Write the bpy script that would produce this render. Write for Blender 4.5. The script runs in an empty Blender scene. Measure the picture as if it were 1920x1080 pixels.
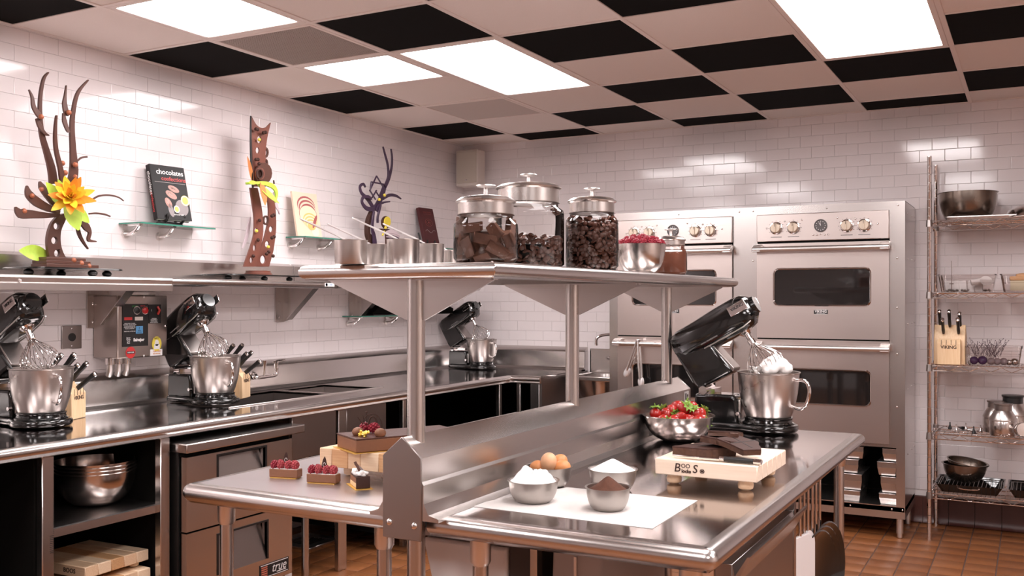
import bpy, bmesh, math, random
from mathutils import Vector, Matrix, Euler
random.seed(7)
R = math.radians
SC = bpy.context.scene
COL = SC.collection
# ------------------------------------------------------------------ camera
H = 1.455; YAW = R(28.33); FOC = 1817.0
cam_d = bpy.data.cameras.new('camera'); cam = bpy.data.objects.new('camera', cam_d); COL.objects.link(cam)
cam.location = (0, 0, H); cam.rotation_euler = (R(90), 0, YAW)
cam_d.sensor_width = 36.0; cam_d.lens = FOC / 1920 * 36.0
cam_d.shift_y = 20 / 1920; cam_d.clip_start = .05; cam_d.clip_end = 60
SC.camera = cam
# ------------------------------------------------------------------ world, exposure
w = bpy.data.worlds.new('world'); SC.world = w; w.use_nodes = True
w.node_tree.nodes['Background'].inputs[0].default_value = (1, .93, .92, 1)
w.node_tree.nodes['Background'].inputs[1].default_value = .15
SC.view_settings.view_transform = 'Standard'; SC.view_settings.look = 'None'
SC.view_settings.gamma = 1; SC.view_settings.use_curve_mapping = False
SC.view_settings.exposure = 0.0
SC.cycles.sample_clamp_indirect = 6.0; SC.cycles.use_light_tree = False
PANEL = 19.0                       # emission of the ceiling light diffusers
PANEL_COL = (1, .945, .95)

# ------------------------------------------------------------------ helpers
CY, SY = math.cos(YAW), math.sin(YAW)
def ray(u, v):
    a = (u - 960) / FOC; b = (560 - v) / FOC
    return Vector((CY * a - SY, SY * a + CY, b))
def on_x(u, v, x):
    r = ray(u, v); return Vector((0, 0, H)) + r * (x / r.x)
def on_y(u, v, y):
    r = ray(u, v); return Vector((0, 0, H)) + r * (y / r.y)
def on_z(u, v, z):
    r = ray(u, v); return Vector((0, 0, H)) + r * ((z - H) / r.z)
def px(p):
    xr = CY * p[0] + SY * p[1]; d = -SY * p[0] + CY * p[1]
    if d < .05: return (-9999, -9999, d)
    return (960 + FOC * xr / d, 560 - FOC * (p[2] - H) / d, d)

def tag(o, label=None, cat=None, group=None, kind=None):
    if label: o['label'] = label
    if cat: o['category'] = cat
    if group: o['group'] = group
    if kind: o['kind'] = kind
    return o
def thing(name, label, cat, loc=(0, 0, 0), rz=0, group=None):
    o = bpy.data.objects.new(name, None); COL.objects.link(o); o.empty_display_size = .05
    o.location = loc; o.rotation_euler = (0, 0, rz)
    return tag(o, label, cat, group)
def link(name, me, parent=None, loc=None):
    o = bpy.data.objects.new(name, me); COL.objects.link(o)
    if parent is not None: o.parent = parent
    if loc is not None: o.location = loc
    return o
def dup(root, loc=None, rz=None, label=None, group=None, scale=None):
    r = root.copy(); COL.objects.link(r)
    if loc is not None: r.location = loc
    if rz is not None: r.rotation_euler = (0, 0, rz) if not hasattr(rz, '__len__') else rz
    if scale is not None: r.scale = (scale,) * 3
    if label: r['label'] = label
    if group: r['group'] = group
    def rec(a, b):
        for ch in list(a.children):
            c = ch.copy(); COL.objects.link(c); c.parent = b; rec(ch, c)
    rec(root, r)
    return r

class MB:
    def __init__(s): s.v = []; s.f = []
    def add(s, vs, fs):
        n = len(s.v); s.v += [tuple(p) for p in vs]; s.f += [tuple(i + n for i in f) for f in fs]; return s
    def box(s, x0, x1, y0, y1, z0, z1, mat=None):
        vs = [(x, y, z) for x in (x0, x1) for y in (y0, y1) for z in (z0, z1)]
        if mat is not None: vs = [mat @ Vector(p) for p in vs]
        return s.add(vs, [(0, 1, 3, 2), (4, 6, 7, 5), (0, 4, 5, 1), (2, 3, 7, 6), (0, 2, 6, 4), (1, 5, 7, 3)])
    def bc(s, c, size, rot=None):
        m = Matrix.Translation(Vector(c))
        if rot is not None: m = m @ (rot.to_matrix().to_4x4() if hasattr(rot, 'to_matrix') else rot.to_4x4())
        a, b, d = size[0] / 2, size[1] / 2, size[2] / 2
        return s.box(-a, a, -b, b, -d, d, m)
    def rings(s, rings, cap=True, closed=True, loop=False):
        n = len(rings[0]); b = len(s.v)
        for r in rings: s.v += [tuple(p) for p in r]
        m = len(rings)
        for i in range(m if loop else m - 1):
            for j in range(n if closed else n - 1):
                k = (j + 1) % n; i2 = (i + 1) % m
                s.f.append((b + i * n + j, b + i * n + k, b + i2 * n + k, b + i2 * n + j))
        if cap and not loop:
            s.f.append(tuple(b + j for j in reversed(range(n))))
            s.f.append(tuple(b + (m - 1) * n + j for j in range(n)))
        return s
    def tube(s, pts, r, n=8, cap=True, loop=False):
        pts = [Vector(p) for p in pts]; m = len(pts)
        rs = list(r) if hasattr(r, '__len__') else [r] * m
        rings = []; up = None
        for i, p in enumerate(pts):
            if loop: t = pts[(i + 1) % m] - pts[i - 1]
            else: t = pts[min(i + 1, m - 1)] - pts[max(i - 1, 0)]
            if t.length < 1e-9: t = Vector((0, 0, 1))
            t.normalize()
            if up is None:
                up = Vector((0, 0, 1)) if abs(t.z) < .9 else Vector((1, 0, 0))
            a = (up - t * up.dot(t))
            if a.length < 1e-6: a = t.orthogonal()
            a.normalize(); up = a; b = t.cross(a)
            rings.append([p + (a * math.cos(q) + b * math.sin(q)) * rs[i] for q in [2 * math.pi * k / n for k in range(n)]])
        return s.rings(rings, cap, True, loop)
    def cyl(s, p0, p1, r0, r1=None, n=16): return s.tube([p0, p1], [r0, r0 if r1 is None else r1], n)
    def lathe(s, prof, c=(0, 0, 0), n=32, cap=True, m=None):
        rings = []
        for r, z in prof:
            ring = []
            for k in range(n):
                q = 2 * math.pi * k / n
                p = Vector((r * math.cos(q), r * math.sin(q), z))
                if m is not None: p = m @ p
                ring.append(p + Vector(c))
            rings.append(ring)
        return s.rings(rings, cap)
    def prism(s, poly, axis, t0, t1):
        f = {'x': lambda a, b, t: (t, a, b), 'y': lambda a, b, t: (a, t, b), 'z': lambda a, b, t: (a, b, t)}[axis]
        return s.rings([[f(a, b, t0) for a, b in poly], [f(a, b, t1) for a, b in poly]])
    def ell(s, c, r, n=12, m=8, rot=None):
        if not hasattr(r, '__len__'): r = (r, r, r)
        c = Vector(c); rings = []
        for i in range(m + 1):
            th = math.pi * i / m; k = max(math.sin(th), .02)
            ring = []
            for j in range(n):
                q = 2 * math.pi * j / n
                p = Vector((r[0] * k * math.cos(q), r[1] * k * math.sin(q), r[2] * math.cos(th)))
                if rot is not None: p = rot @ p
                ring.append(c + p)
            rings.append(ring)
        return s.rings(rings)
    def mesh(s, name, mat, smooth=True, ang=38):
        me = bpy.data.meshes.new(name); me.from_pydata(s.v, [], s.f)
        bm = bmesh.new(); bm.from_mesh(me); bmesh.ops.recalc_face_normals(bm, faces=bm.faces); bm.to_mesh(me); bm.free()
        if smooth:
            me.polygons.foreach_set('use_smooth', [True] * len(me.polygons))
            me.set_sharp_from_angle(angle=R(ang))
        for m_ in (mat if isinstance(mat, (list, tuple)) else [mat]): me.materials.append(m_)
        return me
    def obj(s, name, mat, parent=None, bevel=0, smooth=True, ang=38, seg=2):
        o = link(name, s.mesh(name, mat, smooth, ang), parent)
        if bevel:
            b = o.modifiers.new('bevel', 'BEVEL'); b.width = bevel; b.segments = seg; b.limit_method = 'ANGLE'; b.angle_limit = R(35)
            b.harden_normals = False
        return o

def catmull(pts, k=6):
    P = [Vector(p) for p in pts]; out = []
    for i in range(len(P) - 1):
        a = P[max(i - 1, 0)]; b = P[i]; c = P[i + 1]; d = P[min(i + 2, len(P) - 1)]
        for j in range(k):
            t = j / k
            out.append(.5 * ((2 * b) + (c - a) * t + (2 * a - 5 * b + 4 * c - d) * t * t + (3 * b - a - 3 * c + d) * t ** 3))
    out.append(P[-1]); return out
def arc(cx, cy, r, a0, a1, n=6, ry=None):
    ry = r if ry is None else ry
    return [(cx + r * math.cos(R(a0 + (a1 - a0) * i / n)), cy + ry * math.sin(R(a0 + (a1 - a0) * i / n))) for i in range(n + 1)]
def rrect(x0, x1, y0, y1, r, n=5):
    return arc(x1 - r, y1 - r, r, 0, 90, n) + arc(x0 + r, y1 - r, r, 90, 180, n) + arc(x0 + r, y0 + r, r, 180, 270, n) + arc(x1 - r, y0 + r, r, 270, 360, n)
def plate(outer, holes, thick, m=None):
    """flat 2-D outline with real holes, extruded; m maps (x, y, z) to the world"""
    cu = bpy.data.curves.new('t', 'CURVE'); cu.dimensions = '2D'; cu.fill_mode = 'BOTH'; cu.extrude = thick / 2
    for poly in [outer] + list(holes):
        sp = cu.splines.new('POLY'); sp.points.add(len(poly) - 1)
        for q, p in zip(sp.points, poly): q.co = (p[0], p[1], 0, 1)
        sp.use_cyclic_u = True
    o = bpy.data.objects.new('t', cu); me = bpy.data.meshes.new_from_object(o)
    vs = [v.co.copy() for v in me.vertices]; fs = [tuple(p.vertices) for p in me.polygons]
    bpy.data.objects.remove(o); bpy.data.curves.remove(cu); bpy.data.meshes.remove(me)
    b = MB(); b.add([(m @ v) if m is not None else v for v in vs], fs)
    bm = bmesh.new(); mm = bpy.data.meshes.new('t'); mm.from_pydata(b.v, [], b.f); bm.from_mesh(mm)
    bmesh.ops.remove_doubles(bm, verts=bm.verts, dist=1e-5)
    bm.verts.index_update(); b.v = [tuple(v.co) for v in bm.verts]; b.f = [tuple(v.index for v in f.verts) for f in bm.faces]
    bm.free(); bpy.data.meshes.remove(mm); return b
def frame(o, ux, uy):
    ux = Vector(ux).normalized(); uy = Vector(uy).normalized(); n = ux.cross(uy)
    m = Matrix.Identity(4)
    for i in range(3): m[i][0], m[i][1], m[i][2], m[i][3] = ux[i], uy[i], n[i], o[i]
    return m
def text(s, size, m, mat, parent, name='lettering', align='CENTER', ext=.0004, sx=1, bold=0, shear=0):
    cu = bpy.data.curves.new(name, 'FONT'); cu.body = s; cu.size = size; cu.align_x = align; cu.align_y = 'CENTER'
    cu.extrude = ext; cu.resolution_u = 3; cu.offset = bold; cu.shear = shear
    o = bpy.data.objects.new('t', cu); me = bpy.data.meshes.new_from_object(o); me.name = name
    bpy.data.objects.remove(o); bpy.data.curves.remove(cu)
    for v in me.vertices: v.co = m @ Vector((v.co.x * sx, v.co.y, v.co.z))
    me.materials.clear(); me.materials.append(mat)
    return link(name, me, parent)

# ------------------------------------------------------------------ materials
def nt(name):
    m = bpy.data.materials.new(name); m.use_nodes = True
    return m, m.node_tree, m.node_tree.nodes['Principled BSDF']
def mat(name, col, rough=.5, metal=0, spec=.5, noise=0, nscale=40, bump=0, bscale=80, coat=0, stretch=None, emit=None, sss=0, rvar=0):
    m, t, b = nt(name)
    b.inputs['Base Color'].default_value = (*col, 1); b.inputs['Roughness'].default_value = rough
    b.inputs['Metallic'].default_value = metal; b.inputs['Specular IOR Level'].default_value = spec
    b.inputs['Coat Weight'].default_value = coat; b.inputs['Coat Roughness'].default_value = .05
    if sss: b.inputs['Subsurface Weight'].default_value = sss; b.inputs['Subsurface Radius'].default_value = (.01, .004, .003)
    if noise or bump or rvar:
        tc = t.nodes.new('ShaderNodeTexCoord'); mp = t.nodes.new('ShaderNodeMapping')
        t.links.new(tc.outputs['Object'], mp.inputs['Vector'])
        if stretch: mp.inputs['Scale'].default_value = stretch
        if noise or rvar:
            n = t.nodes.new('ShaderNodeTexNoise'); n.inputs['Scale'].default_value = nscale; n.inputs['Detail'].default_value = 4
            t.links.new(mp.outputs[0], n.inputs['Vector'])
        if noise:
            mx = t.nodes.new('ShaderNodeMix'); mx.data_type = 'RGBA'
            mx.inputs['A'].default_value = (*[c * (1 - noise) for c in col], 1); mx.inputs['B'].default_value = (*[min(1, c * (1 + noise)) for c in col], 1)
            t.links.new(n.outputs['Fac'], mx.inputs['Factor']); t.links.new(mx.outputs['Result'], b.inputs['Base Color'])
        if rvar:
            mr = t.nodes.new('ShaderNodeMapRange'); mr.inputs['From Min'].default_value = .3; mr.inputs['From Max'].default_value = .7
            mr.inputs['To Min'].default_value = max(.02, rough - rvar); mr.inputs['To Max'].default_value = rough + rvar
            t.links.new(n.outputs['Fac'], mr.inputs['Value']); t.links.new(mr.outputs[0], b.inputs['Roughness'])
        if bump:
            n2 = t.nodes.new('ShaderNodeTexNoise'); n2.inputs['Scale'].default_value = bscale; n2.inputs['Detail'].default_value = 3
            t.links.new(mp.outputs[0], n2.inputs['Vector'])
            bp = t.nodes.new('ShaderNodeBump'); bp.inputs['Strength'].default_value = bump; bp.inputs['Distance'].default_value = .002
            t.links.new(n2.outputs['Fac'], bp.inputs['Height']); t.links.new(bp.outputs[0], b.inputs['Normal'])
    return m
def steel(name, col=(.61, .57, .55), rough=.25, stretch=(1, 40, 40), bump=0, rvar=.015):
    return mat(name, col, rough, 1, noise=.0, nscale=.8, bump=bump, bscale=8, stretch=stretch, rvar=rvar)
def glass(name, tint=(.97, .98, .97), ior=1.5, gl=(1, 1, 1)):
    m = bpy.data.materials.new(name); m.use_nodes = True; t = m.node_tree; t.nodes.clear()
    o = t.nodes.new('ShaderNodeOutputMaterial'); mx = t.nodes.new('ShaderNodeMixShader')
    tr = t.nodes.new('ShaderNodeBsdfTransparent'); g = t.nodes.new('ShaderNodeBsdfGlossy'); fr = t.nodes.new('ShaderNodeFresnel')
    tr.inputs[0].default_value = (*tint, 1); g.inputs[0].default_value = (*gl, 1); g.inputs['Roughness'].default_value = .03
    fr.inputs[0].default_value = ior
    t.links.new(fr.outputs[0], mx.inputs[0]); t.links.new(tr.outputs[0], mx.inputs[1]); t.links.new(g.outputs[0], mx.inputs[2])
    t.links.new(mx.outputs[0], o.inputs[0]); return m
def wood(name, c1, c2, scale=(3, 60, 60), rough=.45):
    m, t, b = nt(name); b.inputs['Roughness'].default_value = rough
    tc = t.nodes.new('ShaderNodeTexCoord'); mp = t.nodes.new('ShaderNodeMapping'); mp.inputs['Scale'].default_value = scale
    n = t.nodes.new('ShaderNodeTexNoise'); n.inputs['Scale'].default_value = 3; n.inputs['Detail'].default_value = 5
    cr = t.nodes.new('ShaderNodeValToRGB'); cr.color_ramp.elements[0].position = .32; cr.color_ramp.elements[1].position = .68
    cr.color_ramp.elements[0].color = (*c1, 1); cr.color_ramp.elements[1].color = (*c2, 1)
    t.links.new(tc.outputs['Object'], mp.inputs[0]); t.links.new(mp.outputs[0], n.inputs['Vector'])
    t.links.new(n.outputs['Fac'], cr.inputs[0]); t.links.new(cr.outputs[0], b.inputs['Base Color']); return m

ST_Y = steel('brushed steel along y', stretch=(2, .3, 2))
ST_X = steel('brushed steel along x', stretch=(.3, 2, 2))
ST_Z = steel('brushed steel upright', stretch=(2, 2, .3))
ST_TOP = steel('worktop steel', col=(.50, .455, .445), rough=.095, stretch=(3, 1.2, 3), bump=0, rvar=.03)
ST_WORN = steel('worn pale steel', col=(.70, .655, .665), rough=.30, stretch=(1.2, 3, 3), bump=0, rvar=.05)
ST_DARK = steel('dull grey steel', col=(.36, .325, .31), rough=.32, stretch=(2, .3, 2))
KNOBM = mat('cream bronze knob', (.60, .50, .40), .35, .6)
ST_OVEN = steel('oven steel', col=(.64, .565, .535), rough=.30, stretch=(.3, 2, 2))
CHROME = mat('chrome', (.78, .74, .73), .07, 1)
BOWL = mat('bowl steel', (.66, .61, .585), .2, 1, rvar=.05, nscale=8)
BOWL_B = mat('brushed bowl steel', (.62, .575, .55), .3, 1, rvar=.04, nscale=6)
BOWL_S = mat('dull bowl steel', (.47, .435, .41), .36, 1, rvar=.04, nscale=8)
BOWL_D = mat('dark bowl steel', (.24, .20, .17), .24, 1, rvar=.04, nscale=8)
ALU = mat('satin aluminium', (.74, .70, .68), .33, 1)
BLACK_G = mat('black enamel', (.006, .006, .006), .12, 0, coat=.6)
BLACK_P = mat('black plastic', (.012, .011, .011), .38)
BLACK_M = mat('matte black and painted shade', (.006, .0055, .005), .9, spec=.05)  # flat black, also stands in for shade inside open cabinets
WHITE_P = mat('white plastic', (.78, .74, .73), .42)
GREY_P = mat('grey plastic', (.42, .38, .37), .5)
CREAM_P = mat('cream plastic', (.62, .55, .50), .5)
TILE = mat('glazed wall tile', (.80, .735, .735), .10, noise=.015, nscale=2)
GROUT = mat('pale grout', (.82, .76, .75), .7)
PAINT = mat('painted wall', (.72, .67, .66), .8)
CEIL_W = mat('pinkish white ceiling tile', (.80, .71, .67), .9, noise=.06, nscale=220, bump=.25, bscale=260)
CEIL_B = mat('black ceiling tile', (.0045, .0035, .003), .9, spec=.1, noise=.5, nscale=400)
CEIL_BAR = mat('ceiling grid paint', (.80, .70, .66), .5)
VENT = mat('grey vent mesh', (.40, .34, .31), .7)
QUARRY = [mat('quarry tile %d' % i, c, .42, noise=.16, nscale=14, bump=.12, bscale=60) for i, c in enumerate([(.225, .080, .026), (.20, .069, .022), (.245, .088, .029)])]
QGROUT = mat('floor grout', (.10, .062, .05), .9)
COVE = mat('dark red cove tile', (.075, .022, .016), .35)
GLASS = glass('clear glass', (.985, .985, .98), 1.33); GLASS_G = glass('green edged glass', (.80, .90, .86)); ACRYL = glass('clear polycarbonate', (.90, .87, .86), 1.45)
GLASS_EDGE = mat('green glass edge', (.05, .22, .16), .15)
OVENGLASS = mat('oven window glass', (.008, .007, .007), .04, coat=1)
MAPLE = wood('maple', (.70, .47, .29), (.80, .58, .39)); MAPLE_D = wood('maple darker strip', (.56, .30, .14), (.66, .40, .21)); MAPLE_L = wood('maple pale strip', (.78, .57, .38), (.86, .67, .48))
MAPLE_P = wood('pale board maple', (.80, .64, .50), (.86, .71, .57), (2, 40, 40)); BLOCK_W = wood('knife block wood', (.72, .48, .27), (.80, .58, .36), (40, 40, 3))
CHOC = mat('dark chocolate', (.050, .020, .014), .6, spec=.3, noise=.25, nscale=60, bump=.1, bscale=90)
CHOC_CUT = mat('broken chocolate', (.125, .050, .029), .6, noise=.4, nscale=90, bump=.5, bscale=120)
CHOC_S = mat('sculpture chocolate', (.085, .034, .024), .35, noise=.2, nscale=15)
CHOC_R = mat('reddish chocolate', (.17, .058, .040), .33, noise=.3, nscale=12)
CHOC_P = mat('purple tinted chocolate', (.045, .022, .05), .35, noise=.3, nscale=12)
MOUSSE = mat('milk chocolate mousse', (.21, .085, .040), .6, noise=.1, nscale=120, bump=.2, bscale=200)
CHIPM = mat('chocolate chip', (.105, .044, .031), .26, noise=.3, nscale=40)
CHOC_SL = mat('slab chocolate side', (.080, .033, .019), .6, noise=.5, nscale=90, bump=.5, bscale=120)
COCOA = mat('cocoa powder', (.085, .030, .016), .95, noise=.3, nscale=80, bump=.8, bscale=90)
POWDER = mat('white powder', (.84, .80, .79), .9, bump=.6, bscale=60)
CREAM = mat('whipped cream', (.86, .82, .79), .5, bump=.3, bscale=40)
RASP = mat('raspberry', (.26, .012, .028), .4, noise=.25, nscale=60)
RASP_S = mat('sugared raspberry', (.36, .045, .055), .7, noise=.7, nscale=90)
STRAW = mat('strawberry', (.38, .014, .010), .28, noise=.3, nscale=50, bump=.3, bscale=140, coat=.3)
LEAF = mat('strawberry leaf', (.22, .36, .055), .5, noise=.3, nscale=60)
LEAF_L = mat('lime green leaf', (.42, .60, .06), .5, noise=.35, nscale=25)
GOLD = mat('gold leaf', (.85, .60, .12), .3, .9)
GOLDC = mat('gold card', (.72, .44, .10), .35, .6)
EGG = [mat('egg %d' % i, c, .45, noise=.06, nscale=50) for i, c in enumerate([(.58, .235, .085), (.66, .36, .20), (.60, .25, .09)])]
PAPER = mat('parchment paper', (.60, .56, .535), .8, bump=.25, bscale=60, noise=.03, nscale=60)
INK = mat('black ink', (.012, .010, .010), .6); INK_W = mat('white print', (.80, .77, .76), .5); INK_R = mat('red print', (.50, .03, .03), .5)
INK_B = mat('blue print', (.10, .30, .55), .5); INK_Y = mat('yellow print', (.75, .60, .08), .5); INK_O = mat('orange print', (.70, .25, .03), .5)
INK_BR = mat('burnt brand', (.05, .022, .014), .7)
def emitter(name, col, s):
    m, t, b = nt(name); b.inputs['Base Color'].default_value = (.8, .8, .8, 1)
    b.inputs['Emission Color'].default_value = (*col, 1); b.inputs['Emission Strength'].default_value = s; return m
LAMP = emitter('light diffuser', PANEL_COL, PANEL)
WIRE = mat('bright steel wire', (.88, .85, .84), .38, .8)
# ================================================================== SETTING
XW, YW, ZC = -4.13, 6.83, 2.708        # left wall, back wall, ceiling
XR, YF = 3.43, -3.9                    # right wall, wall behind the camera
def struct(name, b, m, parent=None, **k):
    o = b.obj(name, m, parent, **k)
    if parent is None: o['kind'] = 'structure'
    return o
floor = struct('floor', MB().box(XW - .1, XR + .1, YF - .1, YW + .1, -.1, -.004), QGROUT)
wall_l = struct('wall_left', MB().box(XW - .15, XW - .006, YF - .1, YW + .15, 0, ZC + .1), GROUT)
wall_b = struct('wall_back', MB().box(XW - .15, XR + .15, YW + .006, YW + .15, 0, ZC + .1), GROUT)
struct('wall_right', MB().box(XR, XR + .15, YF - .1, YW + .15, 0, ZC + .1), mat('tan wall', (.66, .57, .52), .7))
struct('wall_front', MB().box(XW - .15, XR + .15, YF - .15, YF, 0, ZC + .1), PAINT)

# ---- quarry tile floor
P = .158
ftile = []
tm = []
for k in range(3):
    b = MB(); a = P / 2 - .003; c = a - .003
    b.add([(-a, -a, -.008), (a, -a, -.008), (a, a, -.008), (-a, a, -.008), (-a, -a, -.002), (a, -a, -.002), (a, a, -.002), (-a, a, -.002),
           (-c, -c, 0), (c, -c, 0), (c, c, 0), (-c, c, 0)],
          [(0, 1, 5, 4), (1, 2, 6, 5), (2, 3, 7, 6), (3, 0, 4, 7), (4, 5, 9, 8), (5, 6, 10, 9), (6, 7, 11, 10), (7, 4, 8, 11), (8, 9, 10, 11)])
    tm.append(b.mesh('floor_tile', QUARRY[k]))
cells = []
x = XW + P / 2
while x < XR:
    y = YF + P / 2
    while y < YW:
        u, v, d = px((x, y, 0)); seen = 0
        if d > .3 and 800 < v < 1120 and (1560 < u < 1960 or (530 < u < 900)): seen = 1 / d
        cells.append((-seen, x, y)); y += P
    x += P
cells.sort()
for i, (s_, x, y) in enumerate(cells[:300]):
    if s_ < 0: link('floor_tile', tm[random.randrange(3)], floor, (x, y, random.uniform(-.0006, .0004)))
bulk = MB(); a = P / 2 - .003
for i, (s_, x, y) in enumerate(cells):
    if i >= 300 or s_ >= 0: bulk.add([(x - a, y - a, 0), (x + a, y - a, 0), (x + a, y + a, 0), (x - a, y + a, 0)], [(0, 1, 2, 3)])
tag(bulk.obj('floor_tile_field', QUARRY[0], floor, smooth=False), kind='stuff')

# ---- glazed wall tiles 6 x 3 inches, running bond
TW, TH = .1524, .0762
def wtile(u, n, v, w=TW, h=TH):        # in-plane axes u, v and outward normal n
    a, c = w / 2 - .0005, h / 2 - .0005; e = .0018; b = MB()
    q = lambda i, j, k: tuple(Vector(u) * i + Vector(v) * j + Vector(n) * k)
    b.add([q(-a, -c, -.006), q(a, -c, -.006), q(a, c, -.006), q(-a, c, -.006),
           q(-a, -c, -.0009), q(a, -c, -.0009), q(a, c, -.0009), q(-a, c, -.0009),
           q(-a + e, -c + e, 0), q(a - e, -c + e, 0), q(a - e, c - e, 0), q(-a + e, c - e, 0)],
          [(0, 1, 5, 4), (1, 2, 6, 5), (2, 3, 7, 6), (3, 0, 4, 7), (4, 5, 9, 8), (5, 6, 10, 9), (6, 7, 11, 10), (7, 4, 8, 11), (8, 9, 10, 11)])
    return b
def tile_wall(parent, z0, j0, lo, hi, pos, u, n, hidden):
    base = wtile(u, n, (0, 0, 1)); me = base.mesh('wall_tile', TILE, smooth=False)
    rows = int((ZC - z0) / TH) + 1; L = []
    for r in range(-40, rows):
        z = z0 + (r + .5) * TH
        if z < .18 or z - TH / 2 > ZC: continue
        t = j0 + (r % 2) * TW / 2
        t -= math.ceil((t - lo) / TW) * TW
        while t < hi + TW:
            p = pos(t, z); uu, v, d = px(p)
            vis = d > .3 and -30 < uu < 1950 and -30 < v < 1000 and not hidden(t, z)
            if lo - TW / 2 < t < hi + TW / 2: L.append((0 if not vis else -1 / d, t, z))
            t += TW
    L.sort()
    bulk = MB(); rnd = random.Random(3)
    for i, (s_, t, z) in enumerate(L):
        p = pos(t, z); dn = Vector(n) * rnd.uniform(-.0005, .0003)
        if i < 300 and s_ < 0:
            o = link('wall_tile', me, parent, Vector(p) + dn)
            o.rotation_euler = (rnd.gauss(0, .0004), rnd.gauss(0, .0004), rnd.gauss(0, .0004))
        else:
            rt = Euler((rnd.gauss(0, .0004), rnd.gauss(0, .0004), rnd.gauss(0, .0004))).to_matrix()
            bulk.add([rt @ Vector(q) + Vector(p) + dn for q in base.v], base.f)
    tag(bulk.obj('wall_tile_field', TILE, parent, smooth=False), kind='stuff')
tile_wall(wall_l, 2.395, 3.446 - TW / 2, YF, YW - .02, lambda t, z: (XW, t, z), (0, 1, 0), (1, 0, 0), lambda t, z: z < 1.0 or 1.56 < z < 1.64)
tile_wall(wall_b, 2.344, -.661 - TW / 2, XW + .02, XR, lambda t, z: (t, YW, z), (1, 0, 0), (0, -1, 0), lambda t, z: (-2.66 < t < -.72 and z < 2.02) or (t < -2.6 and z < 1.0))
bb = MB().box(-3.1, XR, YW - .012, YW - .002, 0, .172)
bbo = struct('baseboard_back', bb, QGROUT)
b = MB().prism([(-.002, .004), (-.034, .004), (-.026, .012), (-.018, .028), (-.014, .05), (-.014, .166), (-.008, .173), (-.002, .173)], 'x', -.0745, .0745)
cm = b.mesh('cove_tile', COVE)
x = -3.0
while x < 1.2:
    link('cove_tile', cm, bbo, (x, YW - .004, 0)); x += .1524

# ---- ceiling: grid, tiles, lights, vents
ceil = struct('ceiling', MB().box(XW - .1, XR + .1, YF - .1, YW + .1, ZC + .09, ZC + .12), BLACK_M)
GX, GY, GX0, GY0 = .6324, .6096, -4.1545, 2.8235
NI, J0, J1 = 12, -11, 6
lights = {(1, 0): 1, (1, 2): 1, (2, 2): 2, (5, 2): 2, (0, -5): 2, (2, -2): 2, (5, -2): 2, (8, -2): 2, (10, -2): 2, (7, 0): 2, (2, -6): 2, (5, -6): 2, (8, -6): 2}  # cells missing from LL are unseen; some added to brighten the left wall
vents = {(1, 1): 'grille', (1, 4): 'panel'}
taken = set()
for (i, j), n in lights.items():
    for q in range(n): taken.add((i, j + q))
taken |= set(vents)
def cx(i): return max(GX0 + i * GX, XW)
def cyy(j): return min(max(GY0 + j * GY, YF), YW)
BW = .012
for i in range(NI + 1):
    xx = GX0 + i * GX
    MB().box(max(xx, XW + .012) - BW, max(xx, XW + .012) + BW, YF, YW, ZC - .004, ZC + .02).obj('ceiling_grid_bar', CEIL_BAR, ceil, bevel=.0015, seg=1)
for j in range(J0, J1 + 2):
    yy = cyy(j) if j <= J1 else YW - .012
    for i in range(NI):
        if (i, j) in taken and (i, j - 1) in taken and not (i, j) in lights and (i, j) not in vents: continue
        MB().box(cx(i) + BW, cx(i + 1) - BW, yy - BW, yy + BW, ZC - .003, ZC + .018).obj('ceiling_cross_bar', CEIL_BAR, ceil, smooth=False)
for i in range(NI):
    for j in range(J0, J1 + 1):
        if (i, j) in taken: continue
        x0, x1, y0, y1 = cx(i), cx(i + 1), cyy(j), cyy(j + 1)
        if y1 - y0 < .05: continue
        blk = (i + j) % 2 == 1
        o = MB().box(x0 + .004, x1 - .004, y0 + .004, y1 - .004, ZC + .001, ZC + .016).obj('ceiling_tile', CEIL_B if blk else CEIL_W, ceil, smooth=False)
LL = {(1, 0): 'square ceiling light nearest the left wall, at the top left beside black tile',
      (1, 2): 'small square ceiling light beyond the grey grille, left of the long one',
      (2, 2): 'long ceiling light panel in the middle, above the glass jars', (5, 2): 'large bright ceiling light panel at upper right'}
for (i, j), n in lights.items():
    x0, x1, y0, y1 = cx(i) + BW, cx(i + 1) - BW, cyy(j) + BW, cyy(j + n) - BW
    lab = LL.get((i, j))
    t = thing('ceiling_light', lab or 'unseen ceiling light panel added outside the view, behind or beside the camera', 'light', ((x0 + x1) / 2, (y0 + y1) / 2, ZC), group='recessed ceiling light panels')
    a, c = (x1 - x0) / 2, (y1 - y0) / 2
    f = MB(); w_ = .028
    f.box(-a, a, -c, -c + w_, -.004, .05).box(-a, a, c - w_, c, -.004, .05).box(-a, -a + w_, -c + w_, c - w_, -.004, .05).box(a - w_, a, -c + w_, c - w_, -.004, .05)
    f.obj('light_frame', CEIL_BAR, t, bevel=.003, seg=1)
    MB().box(-a + w_, a - w_, -c + w_, c - w_, .006, .012).obj('diffuser', LAMP, t, smooth=False)
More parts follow.
